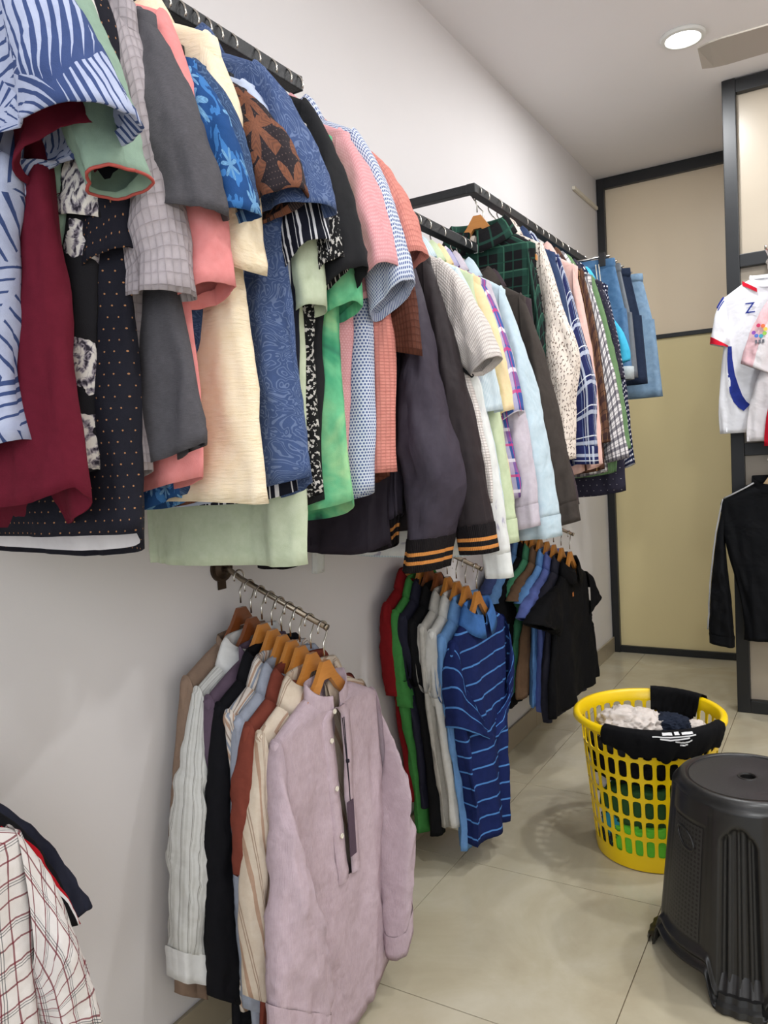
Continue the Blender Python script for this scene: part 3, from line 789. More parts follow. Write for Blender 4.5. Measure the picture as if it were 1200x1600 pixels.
S1 = [  # nearest first; (y on the rail, spec)
 (0.55, dict(label='navy shirt printed with pale palm leaves, nearest on the upper rail', short='palm-leaf shirt', mat=m_palm, eo=(180, 165), ei=(4, 240), hem=(12, 715), bs=.05, bulge=.02, ap=(0, 330))),
 (0.585, dict(drop=0.16, label='plain maroon short-sleeved shirt next to the palm-leaf shirt', short='maroon shirt', us=.165, mat=m_maroon, eo=(136, 188), ei=(45, 300), hem=(113, 790), bs=.045, fold=.012, back_drop=.03, bh=.04)),
 (0.615, dict(drop=0.13, label='sage green short-sleeved shirt with red-lined cuffs', short='sage green shirt', mat=m_sage, eo=(196, 262), ei=(142, 300), hem=(62, 560), bs=.04, endpipe=fb('coral_edging', (178, 86, 78)))),
 (0.64, dict(label='black shirt printed with large white roses', short='rose-print shirt', mat=m_rose, eo=(150, 338), ei=(80, 345), hem=(143, 760), bs=.03, b=.024, bh=.03)),
 (0.665, dict(drop=0.14, label='black shirt with tiny orange dots and a white-lined hem', short='orange-dotted black shirt', mat=m_odots, eo=(197, 385), ei=(140, 440), hem=(203, 835), back_drop=.035, lining=WHITE_L, bs=.036, tail=.0, bh=.04)),
 (0.698, dict(label='grey-lilac quilted polo with one long drooping sleeve end', short='quilted grey polo', cat='polo', name='polo_shirt', mat=m_quilt, eo=(276, 455), ei=(196, 470), hem=(218, 760), bs=.04)),
 (0.731, dict(label='dark grey linen shirt with wide half sleeves', short='dark grey linen shirt', mat=m_dgrey, eo=(323, 325), ei=(226, 335), hem=(306, 730), bs=.046, tail=.03)),
 (0.769, dict(drop=0.12, label='rose pink shirt between the dark grey and cream shirts', short='rose pink shirt', mat=m_pink, eo=(343, 440), ei=(280, 480), hem=(296, 770), bs=.036)),
 (0.8, dict(drop=0.165, label='blue shirt with light blue tropical flowers', short='blue tropical shirt', mat=m_trop, eo=(387, 326), ei=(290, 350), hem=(230, 800), bs=.034)),
 (0.825, dict(drop=0.16, label='dark slate-blue shirt with squiggle weave behind the tropical sleeve', short='slate squiggle shirt', mat=m_navyw, eo=(384, 308), ei=(310, 340), hem=(300, 790), bs=.03)),
 (0.852, dict(drop=0.112, label='cream crinkled shirt with side slits, full cream body in view', short='cream crinkled shirt', mat=m_cream, eo=(390, 425), ei=(325, 395), hem=(398, 778), bs=.04, bh=.045, tail=-.01, fold=.012)),
 (0.9, dict(drop=0.165, label='dark shirt printed with rust-brown leaves', short='brown leaf-print shirt', mat=m_leaf, eo=(467, 292), ei=(375, 345), hem=(330, 790), bs=.036)),
 (0.925, dict(drop=0.15, label='pale blue shirt glimpsed between the leaf print and the navy wave shirt', short='pale blue shirt', mat=m_ltblue, eo=(440, 280), ei=(400, 320), hem=(340, 790), bs=.024)),
 (0.957, dict(drop=0.112, label='navy shirt with fine pale wave lines, broad open sleeve', short='navy wave-line shirt', mat=m_wave, eo=(507, 318), ei=(405, 345), hem=(482, 765), bs=.05, back_drop=.02, bh=.045)),
 (0.99, dict(drop=0.17, label='navy shirt with white stripes below the wave-line sleeve', short='white-striped navy shirt', mat=m_nstripe, eo=(502, 370), ei=(440, 445), hem=(470, 785), bs=.036)),
 (1.02, dict(drop=0.17, label='pale green long shirt hanging lowest on the upper rail', short='pale green shirt', mat=m_pgreen, eo=(497, 475), ei=(448, 500), hem=(472, 885), bs=.036, tail=.0, fold=.014, hw=.26)),
 (1.05, dict(drop=0.165, label='black shirt speckled all over with white', short='speckled black shirt', mat=m_speck, eo=(533, 400), ei=(490, 450), hem=(500, 790), bs=.03)),
 (1.078, dict(drop=0.125, label='plain black short-sleeved shirt at the end of the upper rail', short='plain black shirt', mat=m_black, eo=(562, 412), ei=(495, 480), hem=(505, 800), bs=.036)),
 (1.115, dict(drop=0.165, label='green tie-dyed shirt with a flared hem', short='green tie-dye shirt', mat=m_tie, eo=(553, 470), ei=(505, 505), hem=(546, 800), bs=.034, back_drop=.02, bh=.045)),
 (1.178, dict(drop=0.14, label='pink textured shirt with a wide half sleeve', short='pink textured shirt', mat=m_pinkt, eo=(609, 408), ei=(550, 465), hem=(540, 760), bs=.04)),
 (1.226, dict(drop=0.125, label='blue and white micro-dotted shirt', short='micro-dotted blue shirt', mat=m_bdots, eo=(639, 435), ei=(578, 500), hem=(577, 785), bs=.034, bh=.036, crk=.005)),
 (1.272, dict(drop=0.15, label='salmon waffle-weave shirt, last light sleeve on the upper rail', short='salmon waffle shirt', mat=m_salmon, eo=(659, 392), ei=(612, 420), hem=(611, 738), bs=.04, bh=.042, tail=.0)),
 (1.308, dict(drop=0.16, label='brown waffle shirt at the far end of the upper rail', short='brown waffle shirt', mat=m_brownw, eo=(652, 555), ei=(592, 545), hem=(608, 760), bs=.024, b=.018)),
]
for y, sp in S1:
    top(sp, (RX, y, rail1_z(y)+rs+.0017), FR_RAIL, HR, 'hangers on the near upper rail')

# ---- lower long rail (second)
def p_rib(stripes, base, P=.004):
    def f(n):
        x, y, _ = n.uv(); h = n.math('ABSOLUTE', n.math('SINE', n.math('MULTIPLY', x, PI/P))); col = n.mix(h, tuple(c*.5 for c in base), base)
        for c, wd, cc in stripes:
            col = n.mix(n.math('LESS_THAN', n.math('ABSOLUTE', n.math('SUBTRACT', y, c)), wd/2), col, cc)
        return col, h
    return f
m_bomb = fb('bomber_shell', (64, 58, 68), rough=.6, wrinkle=.45)
m_bomb2 = fb('bomber_shell_brown', (46, 40, 42), rough=.6)
m_rib = fabric('striped_rib', p_rib([(.024, .0075, lin(216, 142, 74)), (.042, .0075, lin(216, 142, 74))], lin(34, 30, 32)), wrinkle=0)
m_knit = fabric('white_knit', p_grid(lin(226, 218, 212), .006, ink=lin(170, 160, 156)), wrinkle=.2)
m_wprt = fabric('white_grey_print', p_cloud((.45, lin(222, 224, 220)), (.62, lin(216, 216, 214)), (.68, lin(160, 156, 176)), (.8, lin(214, 216, 196)), scale=16))
m_bstr = fabric('fine_blue_stripe', p_plaid(lin(208, 220, 224), [('x', .006, .5, .002, lin(168, 190, 204), .8)]))
m_mint = fb('pistachio_cotton', (196, 208, 172))
m_yel = fb('butter_yellow', (232, 208, 164))
m_flan = fabric('blue_magenta_plaid', p_plaid(lin(62, 90, 156), [('y', .075, .3, .026, lin(150, 96, 150), .6), ('x', .07, .4, .024, lin(206, 196, 214), .6), ('y', .075, .52, .008, lin(228, 222, 230), .85), ('x', .07, .1, .005, lin(196, 60, 120), .7), ('y', .075, .02, .006, lin(196, 60, 120), .8)]))
m_lilacp = fb('pale_lilac', (194, 185, 194))
m_pblue = fb('ice_blue_oxford', (188, 206, 215), wrinkle=.5)
m_olive = fb('dark_olive_twill', (64, 58, 54), weave=.4)
m_taupe = fb('dark_taupe', (66, 56, 60))
S2 = [
 (1.385, dict(label='dark plum zip jacket hanging just before the bomber jackets', short='dark plum zip jacket', cat='jacket', name='zip_jacket', mat=fb('plum_nylon', (44, 38, 46), rough=.55), sleeve=None, hem=(588, 866), us=.17, collar='band', bh=.03)),
 (1.415, dict(label='dark plum bomber jacket with orange-striped ribbed cuffs', short='plum bomber jacket', cat='jacket', name='bomber_jacket', mat=m_bomb, sleeve='long', cuff=m_rib, cufflen=.062, eo=(697, 842), ei=(641, 846), hem=(628, 818), bs=.07, bulge=.045, belly=.045, bpos=.86, collar='band', ap=(628, 540), us=.19, fold=.014, waist=m_rib)),
 (1.50, dict(label='brownish black bomber jacket behind the plum one', short='brown-black bomber jacket', cat='jacket', name='bomber_jacket', mat=m_bomb2, sleeve='long', cuff=m_rib, cufflen=.055, eo=(766, 822), ei=(712, 826), hem=(700, 830), bs=.05, collar='band', us=.19, bulge=.02)),
 (1.565, dict(label='white knitted polo edged in black', short='white knitted polo', cat='polo', name='polo_shirt', mat=m_knit, eo=(777, 556), ei=(738, 588), hem=(770, 800), bs=.04, us=.19, toppipe=m_black, collar_mat=m_black)),
 (1.615, dict(label='white shirt with faint grey motifs under the knitted polo', short='white motif shirt', mat=m_wprt, sleeve='long', eo=(792, 868), ei=(752, 870), hem=(780, 870), cuff=m_wprt, us=.18, bs=.03)),
 (1.665, dict(label='pale shirt with fine blue stripes beside the white knit', short='fine blue striped shirt', mat=m_bstr, eo=(780, 640), ei=(745, 650), hem=(786, 872), us=.185, bs=.03)),
 (1.715, dict(label='pistachio green button-cuff shirt', short='pistachio shirt', mat=m_mint, sleeve='long', eo=(800, 815), ei=(772, 818), hem=(790, 790), cuff=m_mint, us=.185, bs=.03)),
 (1.755, dict(label='butter yellow shirt showing as a thin strip', short='butter yellow shirt', mat=m_yel, eo=(800, 640), ei=(780, 650), hem=(800, 790), us=.185, bs=.024)),
 (1.79, dict(label='blue and magenta plaid short-sleeved shirt', short='blue and magenta plaid shirt', mat=m_flan, eo=(814, 642), ei=(772, 668), hem=(812, 790), us=.185, bs=.036)),
 (1.845, dict(label='pale lilac shirt with a wide cuff beside the ice blue one', short='pale lilac shirt', mat=m_lilacp, sleeve='long', cuff=m_lilacp, eo=(838, 790), ei=(795, 800), hem=(800, 790), us=.185, bs=.036)),
 (1.93, dict(label='ice blue long-sleeved oxford shirt', short='ice blue shirt', mat=m_pblue, sleeve='long', cuff=m_pblue, eo=(869, 808), ei=(806, 814), hem=(830, 830), us=.185, bs=.056, bulge=.035, fold=.012)),
 (2.06, dict(label='dark olive long-sleeved twill shirt at the end of the lower rail', short='dark olive shirt', mat=m_olive, sleeve='long', cuff=m_olive, eo=(898, 786), ei=(846, 800), hem=(880, 800), us=.19, bs=.055, bulge=.03)),
 (2.10, dict(label='dark taupe shirt whose hem shows below the olive one', short='dark taupe shirt', mat=m_taupe, sleeve=None, hem=(900, 800), us=.185)),
]
for y, sp in S2:
    top(sp, (RX, y, RZ2+rs+.0017), FR_RAIL, HR, 'hangers on the lower black rail')

# ---- far rail (third)
m_gplaid = fabric('green_black_tartan', p_plaid(lin(28, 28, 30), [('x', .075, .3, .020, lin(40, 78, 66), .6), ('y', .075, .3, .020, lin(40, 78, 66), .6), ('x', .075, .18, .004, lin(72, 118, 98), .7), ('y', .075, .42, .004, lin(72, 118, 98), .7), ('x', .075, .8, .004, lin(40, 78, 66), .7), ('y', .075, .8, .004, lin(40, 78, 66), .7)]))
m_wdash = fabric('cream_sprig_print', p_dash(lin(230, 218, 206), lin(104, 84, 76), 72, .08))
m_slate = fb('slate_navy', (52, 66, 98))
m_nplaid = fabric('navy_white_plaid', p_plaid(lin(34, 40, 84), [('x', .07, .35, .010, lin(196, 204, 220), .75), ('x', .07, .55, .003, lin(220, 224, 232), .9), ('y', .075, .3, .010, lin(196, 204, 220), .7), ('y', .075, .52, .003, lin(220, 224, 232), .9), ('x', .07, .75, .003, lin(120, 140, 180), .8)]))
m_blush = fb('blush_pink', (232, 192, 182))
m_bplaid = fabric('brown_plaid', p_plaid(lin(92, 64, 50), [('y', .05, .3, .018, lin(48, 32, 36), .8), ('x', .05, .4, .010, lin(58, 40, 40), .6), ('x', .05, .8, .002, lin(210, 170, 120), .8), ('y', .05, .7, .002, lin(30, 24, 26), .8)]))
m_wcheck = fabric('white_black_check', p_plaid(lin(226, 222, 222), [('x', .03, .4, .011, lin(42, 38, 58), .7), ('y', .03, .4, .011, lin(42, 38, 58), .7), ('x', .03, .85, .0015, lin(40, 40, 50), .8), ('y', .03, .85, .0015, lin(40, 40, 50), .8)]))
m_fgreen = fabric('fern_green_rib', p_grid(lin(110, 142, 100), .006, rows=False), wrinkle=.3)
m_ndark = fabric('near_black_pin_dot', p_dots(lin(46, 44, 58), lin(150, 146, 150), .02, .0014))
m_polka = fabric('navy_polka_dot', p_dots(lin(22, 28, 54), lin(226, 226, 232), .015, .0034))
m_cyan = fb('bright_cyan', (70, 178, 214))
S3 = [
 (2.205, dict(label='green and black tartan flannel shirt, first on the far rail', short='green tartan shirt', mat=m_gplaid, sleeve='long', eo=(862, 700), ei=(835, 705), hem=(800, 740), us=.17, bs=.03, hang=HW)),
 (2.25, dict(label='cream long-sleeved shirt with tiny dark sprigs', short='cream sprig-print shirt', mat=m_wdash, sleeve='long', cuff=m_wdash, eo=(894, 690), ei=(862, 696), hem=(880, 725), us=.19, bs=.055, bulge=.05, fold=.012, belly=.03, bpos=.62)),
 (2.35, dict(label='slate navy shirt showing as a thin strip beside the sprig print', short='slate navy shirt', mat=m_slate, sleeve='short', eo=(890, 540), ei=(870, 560), hem=(890, 740), us=.18, bs=.03)),
 (2.42, dict(label='navy and white plaid flannel shirt', short='navy and white plaid shirt', mat=m_nplaid, sleeve='long', cuff=m_nplaid, eo=(930, 700), ei=(893, 700), hem=(900, 735), us=.185, bs=.055, bulge=.035, belly=.02, bpos=.72)),
 (2.58, dict(label='blush pink long-sleeved shirt', short='blush pink shirt', mat=m_blush, sleeve='long', eo=(938, 725), ei=(918, 735), hem=(912, 745), us=.185, bs=.05)),
 (2.67, dict(label='brown plaid shirt between the blush pink and green ones', short='brown plaid shirt', mat=m_bplaid, sleeve='long', eo=(950, 690), ei=(930, 695), hem=(943, 742), us=.185, bs=.04)),
 (2.74, dict(label='white and black checked short-sleeved shirt', short='black and white checked shirt', mat=m_wcheck, sleeve='long', eo=(981, 715), ei=(946, 724), hem=(948, 745), us=.18, bs=.04)),
 (2.80, dict(label='fern green corduroy-ribbed shirt', short='fern green shirt', mat=m_fgreen, sleeve='long', eo=(984, 700), ei=(966, 705), hem=(962, 745), us=.185, bs=.036)),
 (2.88, dict(label='near-black pin-dotted shirt beside the fern green one', short='near-black pin-dot shirt', mat=m_ndark, sleeve='short', eo=(972, 590), ei=(955, 600), hem=(978, 775), us=.18, bs=.03)),
 (2.96, dict(label='navy polka-dot long-sleeved shirt', short='navy polka-dot shirt', mat=m_polka, sleeve='long', eo=(990, 725), ei=(975, 732), hem=(984, 730), us=.185, bs=.036)),
 (3.04, dict(label='bright cyan sleeveless top', short='bright cyan top', cat='top', mat=m_cyan, sleeve=None, hem=(985, 570), us=.15, name='sleeveless_top')),
]
for y, sp in S3:
    hg = sp.pop('hang', HR)
    top(sp, (RX, y, 2.022+rs+.0017), FR_RAIL, hg, 'hangers on the far rail')

# ---- shorts clipped by the waistband at the end of the far rail
def shorts(O, mat, label, short, L=.42, hw=.20, flare=.03, drop=.06, turn=None, string=False, seed=1):
    rng = np.random.default_rng(seed); e = empty('shorts', O); tag(e, label, 'shorts', 'shorts clipped on the far rail'); fr = FR_RAIL
    N = 48; th = np.linspace(0, 2*PI, N+1)
    def loft(name, rows, m_, nb=None):
        R = []
        for z, uc, a, b, f_ in rows:
            c, s = np.cos(th), np.sin(th)
            u = uc+a*np.sign(c)*np.abs(c)**.75; t = b*np.sign(s)*np.abs(s)**.75+f_*np.sin(5*th+z*9+seed)*.5+f_*.5*np.sin(8*th+seed*2)
            R.append(np.stack([u, t, np.full_like(u, z)], -1))
        R = np.stack(R); arc = th*rows[len(rows)//2][2]*1.3
        UV = np.stack([np.repeat(arc[None], len(R), 0), R[..., 2]], -1)
        return mesh_from(name, put(R, fr).reshape(-1, 3), grid_faces(len(R), N+1, False), m_, e, UV.reshape(-1, 2))
    w_ = hw*.82
    loft('waistband', [(-drop, 0, w_, .022, .003), (-drop-.02, 0, w_*1.01, .024, .004), (-drop-.038, 0, w_, .022, .003), (-drop-.038, 0, w_*.96, .018, .002)], mat)
    loft('seat', [(-drop-.034-.2*k/8, 0, w_+(hw-w_)*k/8, .023+.006*k/8, .004) for k in range(9)], mat)
    for sd in (1, -1):
        rows = [(-drop-.20-(L-.20)*k/10, sd*hw*.5, hw*.5+flare*k/20, .03+.012*k/10, .005) for k in range(11)]
        z_, uc, a, b, f_ = rows[-1]; rows += [(z_+.001, uc, a*.97, b*.93, f_), (z_+.03, uc, a*.95, b*.88, f_)]
        lg = loft('leg', rows, mat)
        if turn is not None:
            loft('turn_up', [(z_+.045, uc, a*1.0, b*1.05, f_), (z_+.045, uc, a*1.04, b*1.15, f_), (z_-.004, uc, a*1.05, b*1.16, f_), (z_-.004, uc, a*.98, b*.95, f_)], turn)
    if string:
        for du in (.0, .012):
            m = MB(); m.tube([(.10+du, -.028, -drop-.02), (.105+du, -.034, -drop-.07), (.112+du, -.036, -drop-.15-du*2), (.114+du, -.036, -drop-.19)], [.0022, .0022, .0022, .004], 6); m.build('drawstring', IVORYPL, e, True)
    # clip hanger
    h = empty('clip_hanger', O); tag(h, f'black clip hanger holding the {short}', 'hanger', 'clip hangers on the far rail')
    hk, _ = hanger_meshes('rail'); HK = MB(); HK.v = [v*np.array((1, 1, .45)) for v in hk.v]; HK.f = hk.f; HK.build('hook', CHROME, h, True)
    m = MB(); m.tube([(-.14, 0, -drop+.012), (.15, 0, -drop+.012)], .004, 8); m.build('cross_bar', CHROME, h, True)
    for u in (-.12, .125):
        m = MB(); m.box((u-.013, -.030, -drop-.03), (u+.013, -.022, -drop+.022)); m.box((u-.013, .022, -drop-.03), (u+.013, .030, -drop+.022)); m.box((u-.011, -.024, -drop+.004), (u+.011, .024, -drop+.02))
        m.build('clip', DARKPL, h, bevel=.002)
    return e
m_den1 = fabric('mid_denim', lambda n: (n.mix(n.noise(n.vmath('MULTIPLY', n.uv()[2], (1, 3, 1)), 14, 4), lin(56, 92, 132), lin(104, 142, 178)), None), weave=.5)
m_gsh = fb('grey_shorts', (112, 118, 124))
m_den2 = fb('dark_denim', (38, 48, 68), weave=.5)
m_den3 = fabric('washed_denim', lambda n: (n.mix(n.noise(n.vmath('MULTIPLY', n.uv()[2], (1, 3, 1)), 12, 4), lin(92, 122, 152), lin(142, 168, 190)), None), weave=.5)
zr3 = 2.022+rs+.0017
shorts((RX, 3.15, zr3), m_den1, 'mid-blue denim drawstring shorts with pale turn-ups', 'mid-blue denim shorts', L=.47, hw=.205, turn=fb('pale_turnup', (172, 180, 182)), string=True, seed=2)
shorts((RX, 3.26, zr3), m_gsh, 'grey cotton shorts between two denim pairs', 'grey shorts', L=.46, hw=.20, seed=3)
shorts((RX, 3.37, zr3), m_den2, 'dark indigo denim shorts', 'dark indigo shorts', L=.48, hw=.215, seed=4)
shorts((RX, 3.52, zr3), m_den3, 'washed light blue denim shorts at the far end of the rail', 'washed denim shorts', L=.53, hw=.235, seed=5, flare=.05)

# ---- shirts on the face-out arms
m_tan = fb('tan_knit', (140, 118, 102))
m_wstr = fabric('white_grey_stripe', p_plaid(lin(214, 214, 210), [('x', .026, .3, .0022, lin(126, 124, 116), .75), ('x', .026, .42, .0012, lin(126, 124, 116), .6), ('x', .026, .75, .006, lin(196, 196, 190), .6)]), wrinkle=.5)
m_purple = fb('mauve_grey', (98, 82, 98))
m_blk2 = fb('black_viscose', (22, 22, 26))
m_multi = fabric('multi_stripe', p_diag(lin(216, 206, 196), [(.03, .2, .006, lin(172, 132, 104), .8), (.03, .5, .005, lin(120, 136, 160), .8), (.03, .8, .003, lin(96, 74, 66), .7)]))
m_bgrey = fb('blue_grey_chambray', (158, 164, 178))
m_rust = fb('rust_cotton', (122, 62, 50))
m_crst = fabric('cream_tan_diagonal', p_diag(lin(214, 198, 178), [(.075, .3, .012, lin(176, 140, 116), .85), (.075, .62, .003, lin(150, 120, 100), .7), (.075, .7, .003, lin(150, 120, 100), .7)]))
m_lilac = fabric('lilac_crinkle', lambda n: (n.mix(n.noise(n.vmath('MULTIPLY', n.uv()[2], (10, 1, 1)), 40, 3), lin(186, 164, 174), lin(204, 184, 190)), n.noise(n.vmath('MULTIPLY', n.uv()[2], (12, 1, 1)), 60, 3)), wrinkle=.4)
WC = fb('white_cuff', (222, 222, 220))
def face_out(ya, lst, hgroup, fr=FR_WALL, dz=0.):
    for x, hg, sp in lst:
        sp.setdefault('b', .017); sp.setdefault('bh', .022); sp.setdefault('fold', .008); sp.setdefault('us', .195); sp.setdefault('hw', .21)
        top(sp, (x, ya, arm_z(x)+.0062+.0017+dz), fr, hg, hgroup)
G1 = [
 (.054, HB, dict(label='tan knitted long-sleeved top closest to the wall, behind the striped white shirt', short='tan knitted top', name='sweater', cat='top', mat=m_tan, sleeve='long', eo=(283, 1555), ei=(325, 1560), L=.72, bs=.026, collar='rib')),
 (.083, HB, dict(label='white shirt with thin grey stripes and a white buttoned cuff', short='grey-striped white shirt', mat=m_wstr, sleeve='long', cuff=WC, cufflen=.055, eo=(283, 1492), ei=(343, 1490), L=.70, bs=.045, bulge=.035, collar_mat=WC, fold=.016, crk=.012)),
 (.113, HW, dict(label='mauve grey shirt between the striped white and black ones', short='mauve grey shirt', mat=m_purple, sleeve='long', eo=(340, 1480), ei=(372, 1490), L=.70, bs=.028, collar='band')),
 (.140, HW, dict(label='plain black long-sleeved shirt on the lower arm', short='black long-sleeved shirt', mat=m_blk2, sleeve='long', eo=(337, 1560), ei=(400, 1575), L=.74, bs=.034, bulge=.03)),
 (.166, HW, dict(label='cream shirt with narrow multicoloured diagonal stripes', short='multicoloured striped shirt', mat=m_multi, sleeve='short', eo=(382, 1190), ei=(420, 1200), L=.68, bs=.026)),
 (.190, HW, dict(label='blue-grey chambray long-sleeved shirt', short='blue-grey chambray shirt', mat=m_bgrey, sleeve='long', eo=(393, 1580), ei=(425, 1585), L=.72, bs=.026)),
 (.214, HW, dict(label='rust brown long-sleeved shirt', short='rust brown shirt', mat=m_rust, sleeve='long', eo=(380, 1370), ei=(420, 1390), L=.70, bs=.03)),
 (.243, HW, dict(label='cream shirt with broad tan diagonal stripes', short='cream and tan striped shirt', mat=m_crst, sleeve='long', eo=(394, 1560), ei=(430, 1570), L=.72, bs=.032, bulge=.03)),
]
face_out(YA[1], G1, 'wooden hangers on the lilac shirt arm')
lil = dict(label='lilac crinkled long-sleeved shirt with a band collar, front of the group on the lower arm', short='lilac shirt', mat=m_lilac, sleeve='long', cuff=m_lilac, cufflen=.05, eo=(424, 1575), ei=(512, 1584), L=.735, bs=.042, bulge=.015, collar='band', fold=.012, b=.020, bh=.026, tail=.075, open_front=.5, hw=.185, us=.19, nw=.07, sfwd=.045, crk=.009, far_out=.012)
face_out(YA[1], [(.276, HW, lil)], 'wooden hangers on the lilac shirt arm')

LG = [o for o in COL.objects if o.get('label', '').startswith('lilac crinkled')][0]
zl = -.148
m = MB(); m.box((-.014, .0105, zl-.066), (.014, .0115, zl-.022)); lt = m.build('neck_label', fb('label_white', (224, 224, 222), wrinkle=0), LG); lt.rotation_euler = (0, 0, PI/2); 
m = MB(); m.tube([(-.016, .030, zl-.06), (-.012, .036, zl-.20), (-.010, .037, zl-.24)], .0011, 5); m.tube([(-.010, .030, zl-.06), (-.008, .038, zl-.20), (-.010, .037, zl-.24)], .0011, 5); m.tube([(-.010, .037, zl-.150), (-.010, .037, zl-.156)], .004, 8)
o_ = m.build('tag_string', fb('tag_dark', (40, 36, 44), wrinkle=0), LG, True); o_.rotation_euler = (0, 0, -PI/2)
m = MB(); m.box((-.022, .036, zl-.36), (.002, .0378, zl-.24)); o_ = m.build('price_tag', fb('tag_plum', (86, 70, 82), wrinkle=0), LG, bevel=.0005); o_.rotation_euler = (0, 0, -PI/2)

def polo(x, hg, rgb_or_mat, label, short, eo, ei, hem, **k):
    m_ = rgb_or_mat if not isinstance(rgb_or_mat, tuple) else fb(short.replace(' ', '_')+'_pique', rgb_or_mat, wv=500)
    d = dict(label=label, short=short, cat='polo', name='polo_shirt', mat=m_, eo=eo, ei=ei, hem=hem, bs=.03, tail=.0); d.update(k); return (x, hg, d)
m_nst = fabric('navy_sky_stripe', p_plaid(lin(30, 42, 92), [('y', .052, .5, .0052, lin(86, 140, 206), 1)]), wrinkle=.4)
SKYRIB = fb('sky_rib', (70, 116, 180))
G2 = [
 polo(.056, HW, (122, 24, 28), 'dark red polo against the wall in the middle group', 'dark red polo', (614, 1088), (652, 1088), (650, 1250)),
 polo(.084, HW, (66, 132, 66), 'grass green polo next to the dark red one', 'grass green polo', (631, 1105), (660, 1108), (668, 1296)),
 polo(.108, HB, (38, 38, 52), 'dark navy polo beside the grass green one', 'dark navy polo', (640, 1050), (668, 1052), (682, 1252)),
 polo(.140, HB, (20, 20, 22), 'black polo in the middle group, beside the pale grey one', 'middle black polo', (661, 1090), (688, 1096), (690, 1302)),
 polo(.172, HW, (182, 178, 170), 'pale grey polo beside the white one', 'pale grey polo', (679, 1098), (702, 1100), (706, 1290)),
 polo(.202, HW, (212, 210, 204), 'white polo between pale grey and sky blue', 'white polo', (691, 1106), (712, 1106), (724, 1284)),
 polo(.232, HW, (104, 146, 196), 'sky blue polo right behind the striped navy one', 'sky blue polo', (708, 1130), (730, 1136), (742, 1318)),
 polo(.268, HW, m_nst, 'navy polo with thin sky blue stripes, front of the middle group', 'striped navy polo', (716, 1138), (768, 1160), (752, 1318), bs=.04, fold=.016, bh=.034, collar_mat=SKYRIB, nf=8),
]
face_out(YA[2], G2, 'wooden hangers on the middle arm')
G3 = [
 polo(.052, HW, (62, 74, 116), 'dusty navy polo nearest the wall in the far group', 'dusty navy polo', (757, 930), (785, 925), (785, 1100)),
 polo(.074, HW, (98, 138, 186), 'light blue polo beside the dusty navy one', 'first light blue polo', (766, 944), (780, 942), (790, 1085)),
 polo(.097, HW, (16, 16, 18), 'black polo squeezed between light blue and green in the far group', 'squeezed black polo', (773, 972), (795, 975), (799, 1108)),
 polo(.118, HW, (70, 132, 98), 'sea green polo showing as a narrow strip', 'sea green polo', (793, 940), (803, 942), (808, 1083)),
 polo(.146, HW, (110, 86, 66), 'brown polo in the far group', 'brown polo', (801, 940), (817, 938), (815, 1094)),
 polo(.176, HW, (104, 150, 206), 'clear blue polo beside the brown one', 'clear blue polo', (815, 944), (828, 942), (838, 1106)),
 polo(.204, HW, (92, 106, 166), 'periwinkle polo beside the charcoal one', 'periwinkle polo', (817, 966), (834, 972), (850, 1114)),
 polo(.235, HW, (44, 44, 54), 'charcoal polo right behind the front black one', 'charcoal polo', (838, 975), (855, 985), (858, 1132)),
 polo(.270, HW, (15, 15, 17), 'black polo with a tiny orange chest mark, front of the far group', 'front black polo', (830, 975), (862, 985), (866, 1126), bs=.04, fold=.012),
]
face_out(YA[3], G3, 'wooden hangers on the far arm')
BG = [o for o in COL.objects if o.get('label', '').startswith('black polo with a tiny')][0]
cm = hint((894, 928), tuple(BG.location), FR_WALL, .02); patch('chest_mark', [[(cm[0]-.008, cm[1]-.01), (cm[0]+.008, cm[1]-.01)], [(cm[0]-.006, cm[1]+.008), (cm[0]+.008, cm[1]+.006)]], fb('orange_mark', (206, 128, 70), wrinkle=0), BG, .006)
FR_WALLF = ((0, 1, 0), (1, 0, 0))
m_rplaid = fabric('red_window_plaid', p_plaid(lin(220, 214, 210), [('x', .027, .5, .0026, lin(118, 34, 48), .85), ('y', .027, .5, .0026, lin(118, 34, 48), .85), ('x', .054, .1, .0012, lin(60, 64, 70), .8), ('y', .054, .1, .0012, lin(60, 64, 70), .8), ('x', .054, .17, .0012, lin(60, 64, 70), .8), ('y', .054, .17, .0012, lin(60, 64, 70), .8)]), wrinkle=.5)
m_bred = fabric('black_red_piped', p_plaid(lin(20, 20, 24), [('x', .15, .62, .008, lin(172, 22, 34), 1), ('x', .15, .68, .010, lin(220, 218, 218), 1)]))
m_navy = fb('matt_navy', (40, 42, 56))
face_out(YA[0], [
 (.205, HB, dict(label='matt navy shirt behind the piped black one at the lower left', short='matt navy shirt', mat=m_navy, eo=(148, 1412), ei=(108, 1440), L=.7, bs=.022)),
 (.240, HB, dict(label='black shirt piped in red and white behind the red plaid shirt', short='piped black shirt', mat=m_bred, eo=(122, 1440), ei=(90, 1450), L=.7, bs=.024)),
 (.278, HB, dict(label='white shirt with dark red window plaid at the bottom left corner', short='red plaid shirt', mat=m_rplaid, eo=(146, 1590), ei=(62, 1600), L=.72, bs=.05, bulge=.03, fold=.014, b=.026, bh=.04)),
], 'wooden hangers on the lower left arm', FR_WALLF, .075)

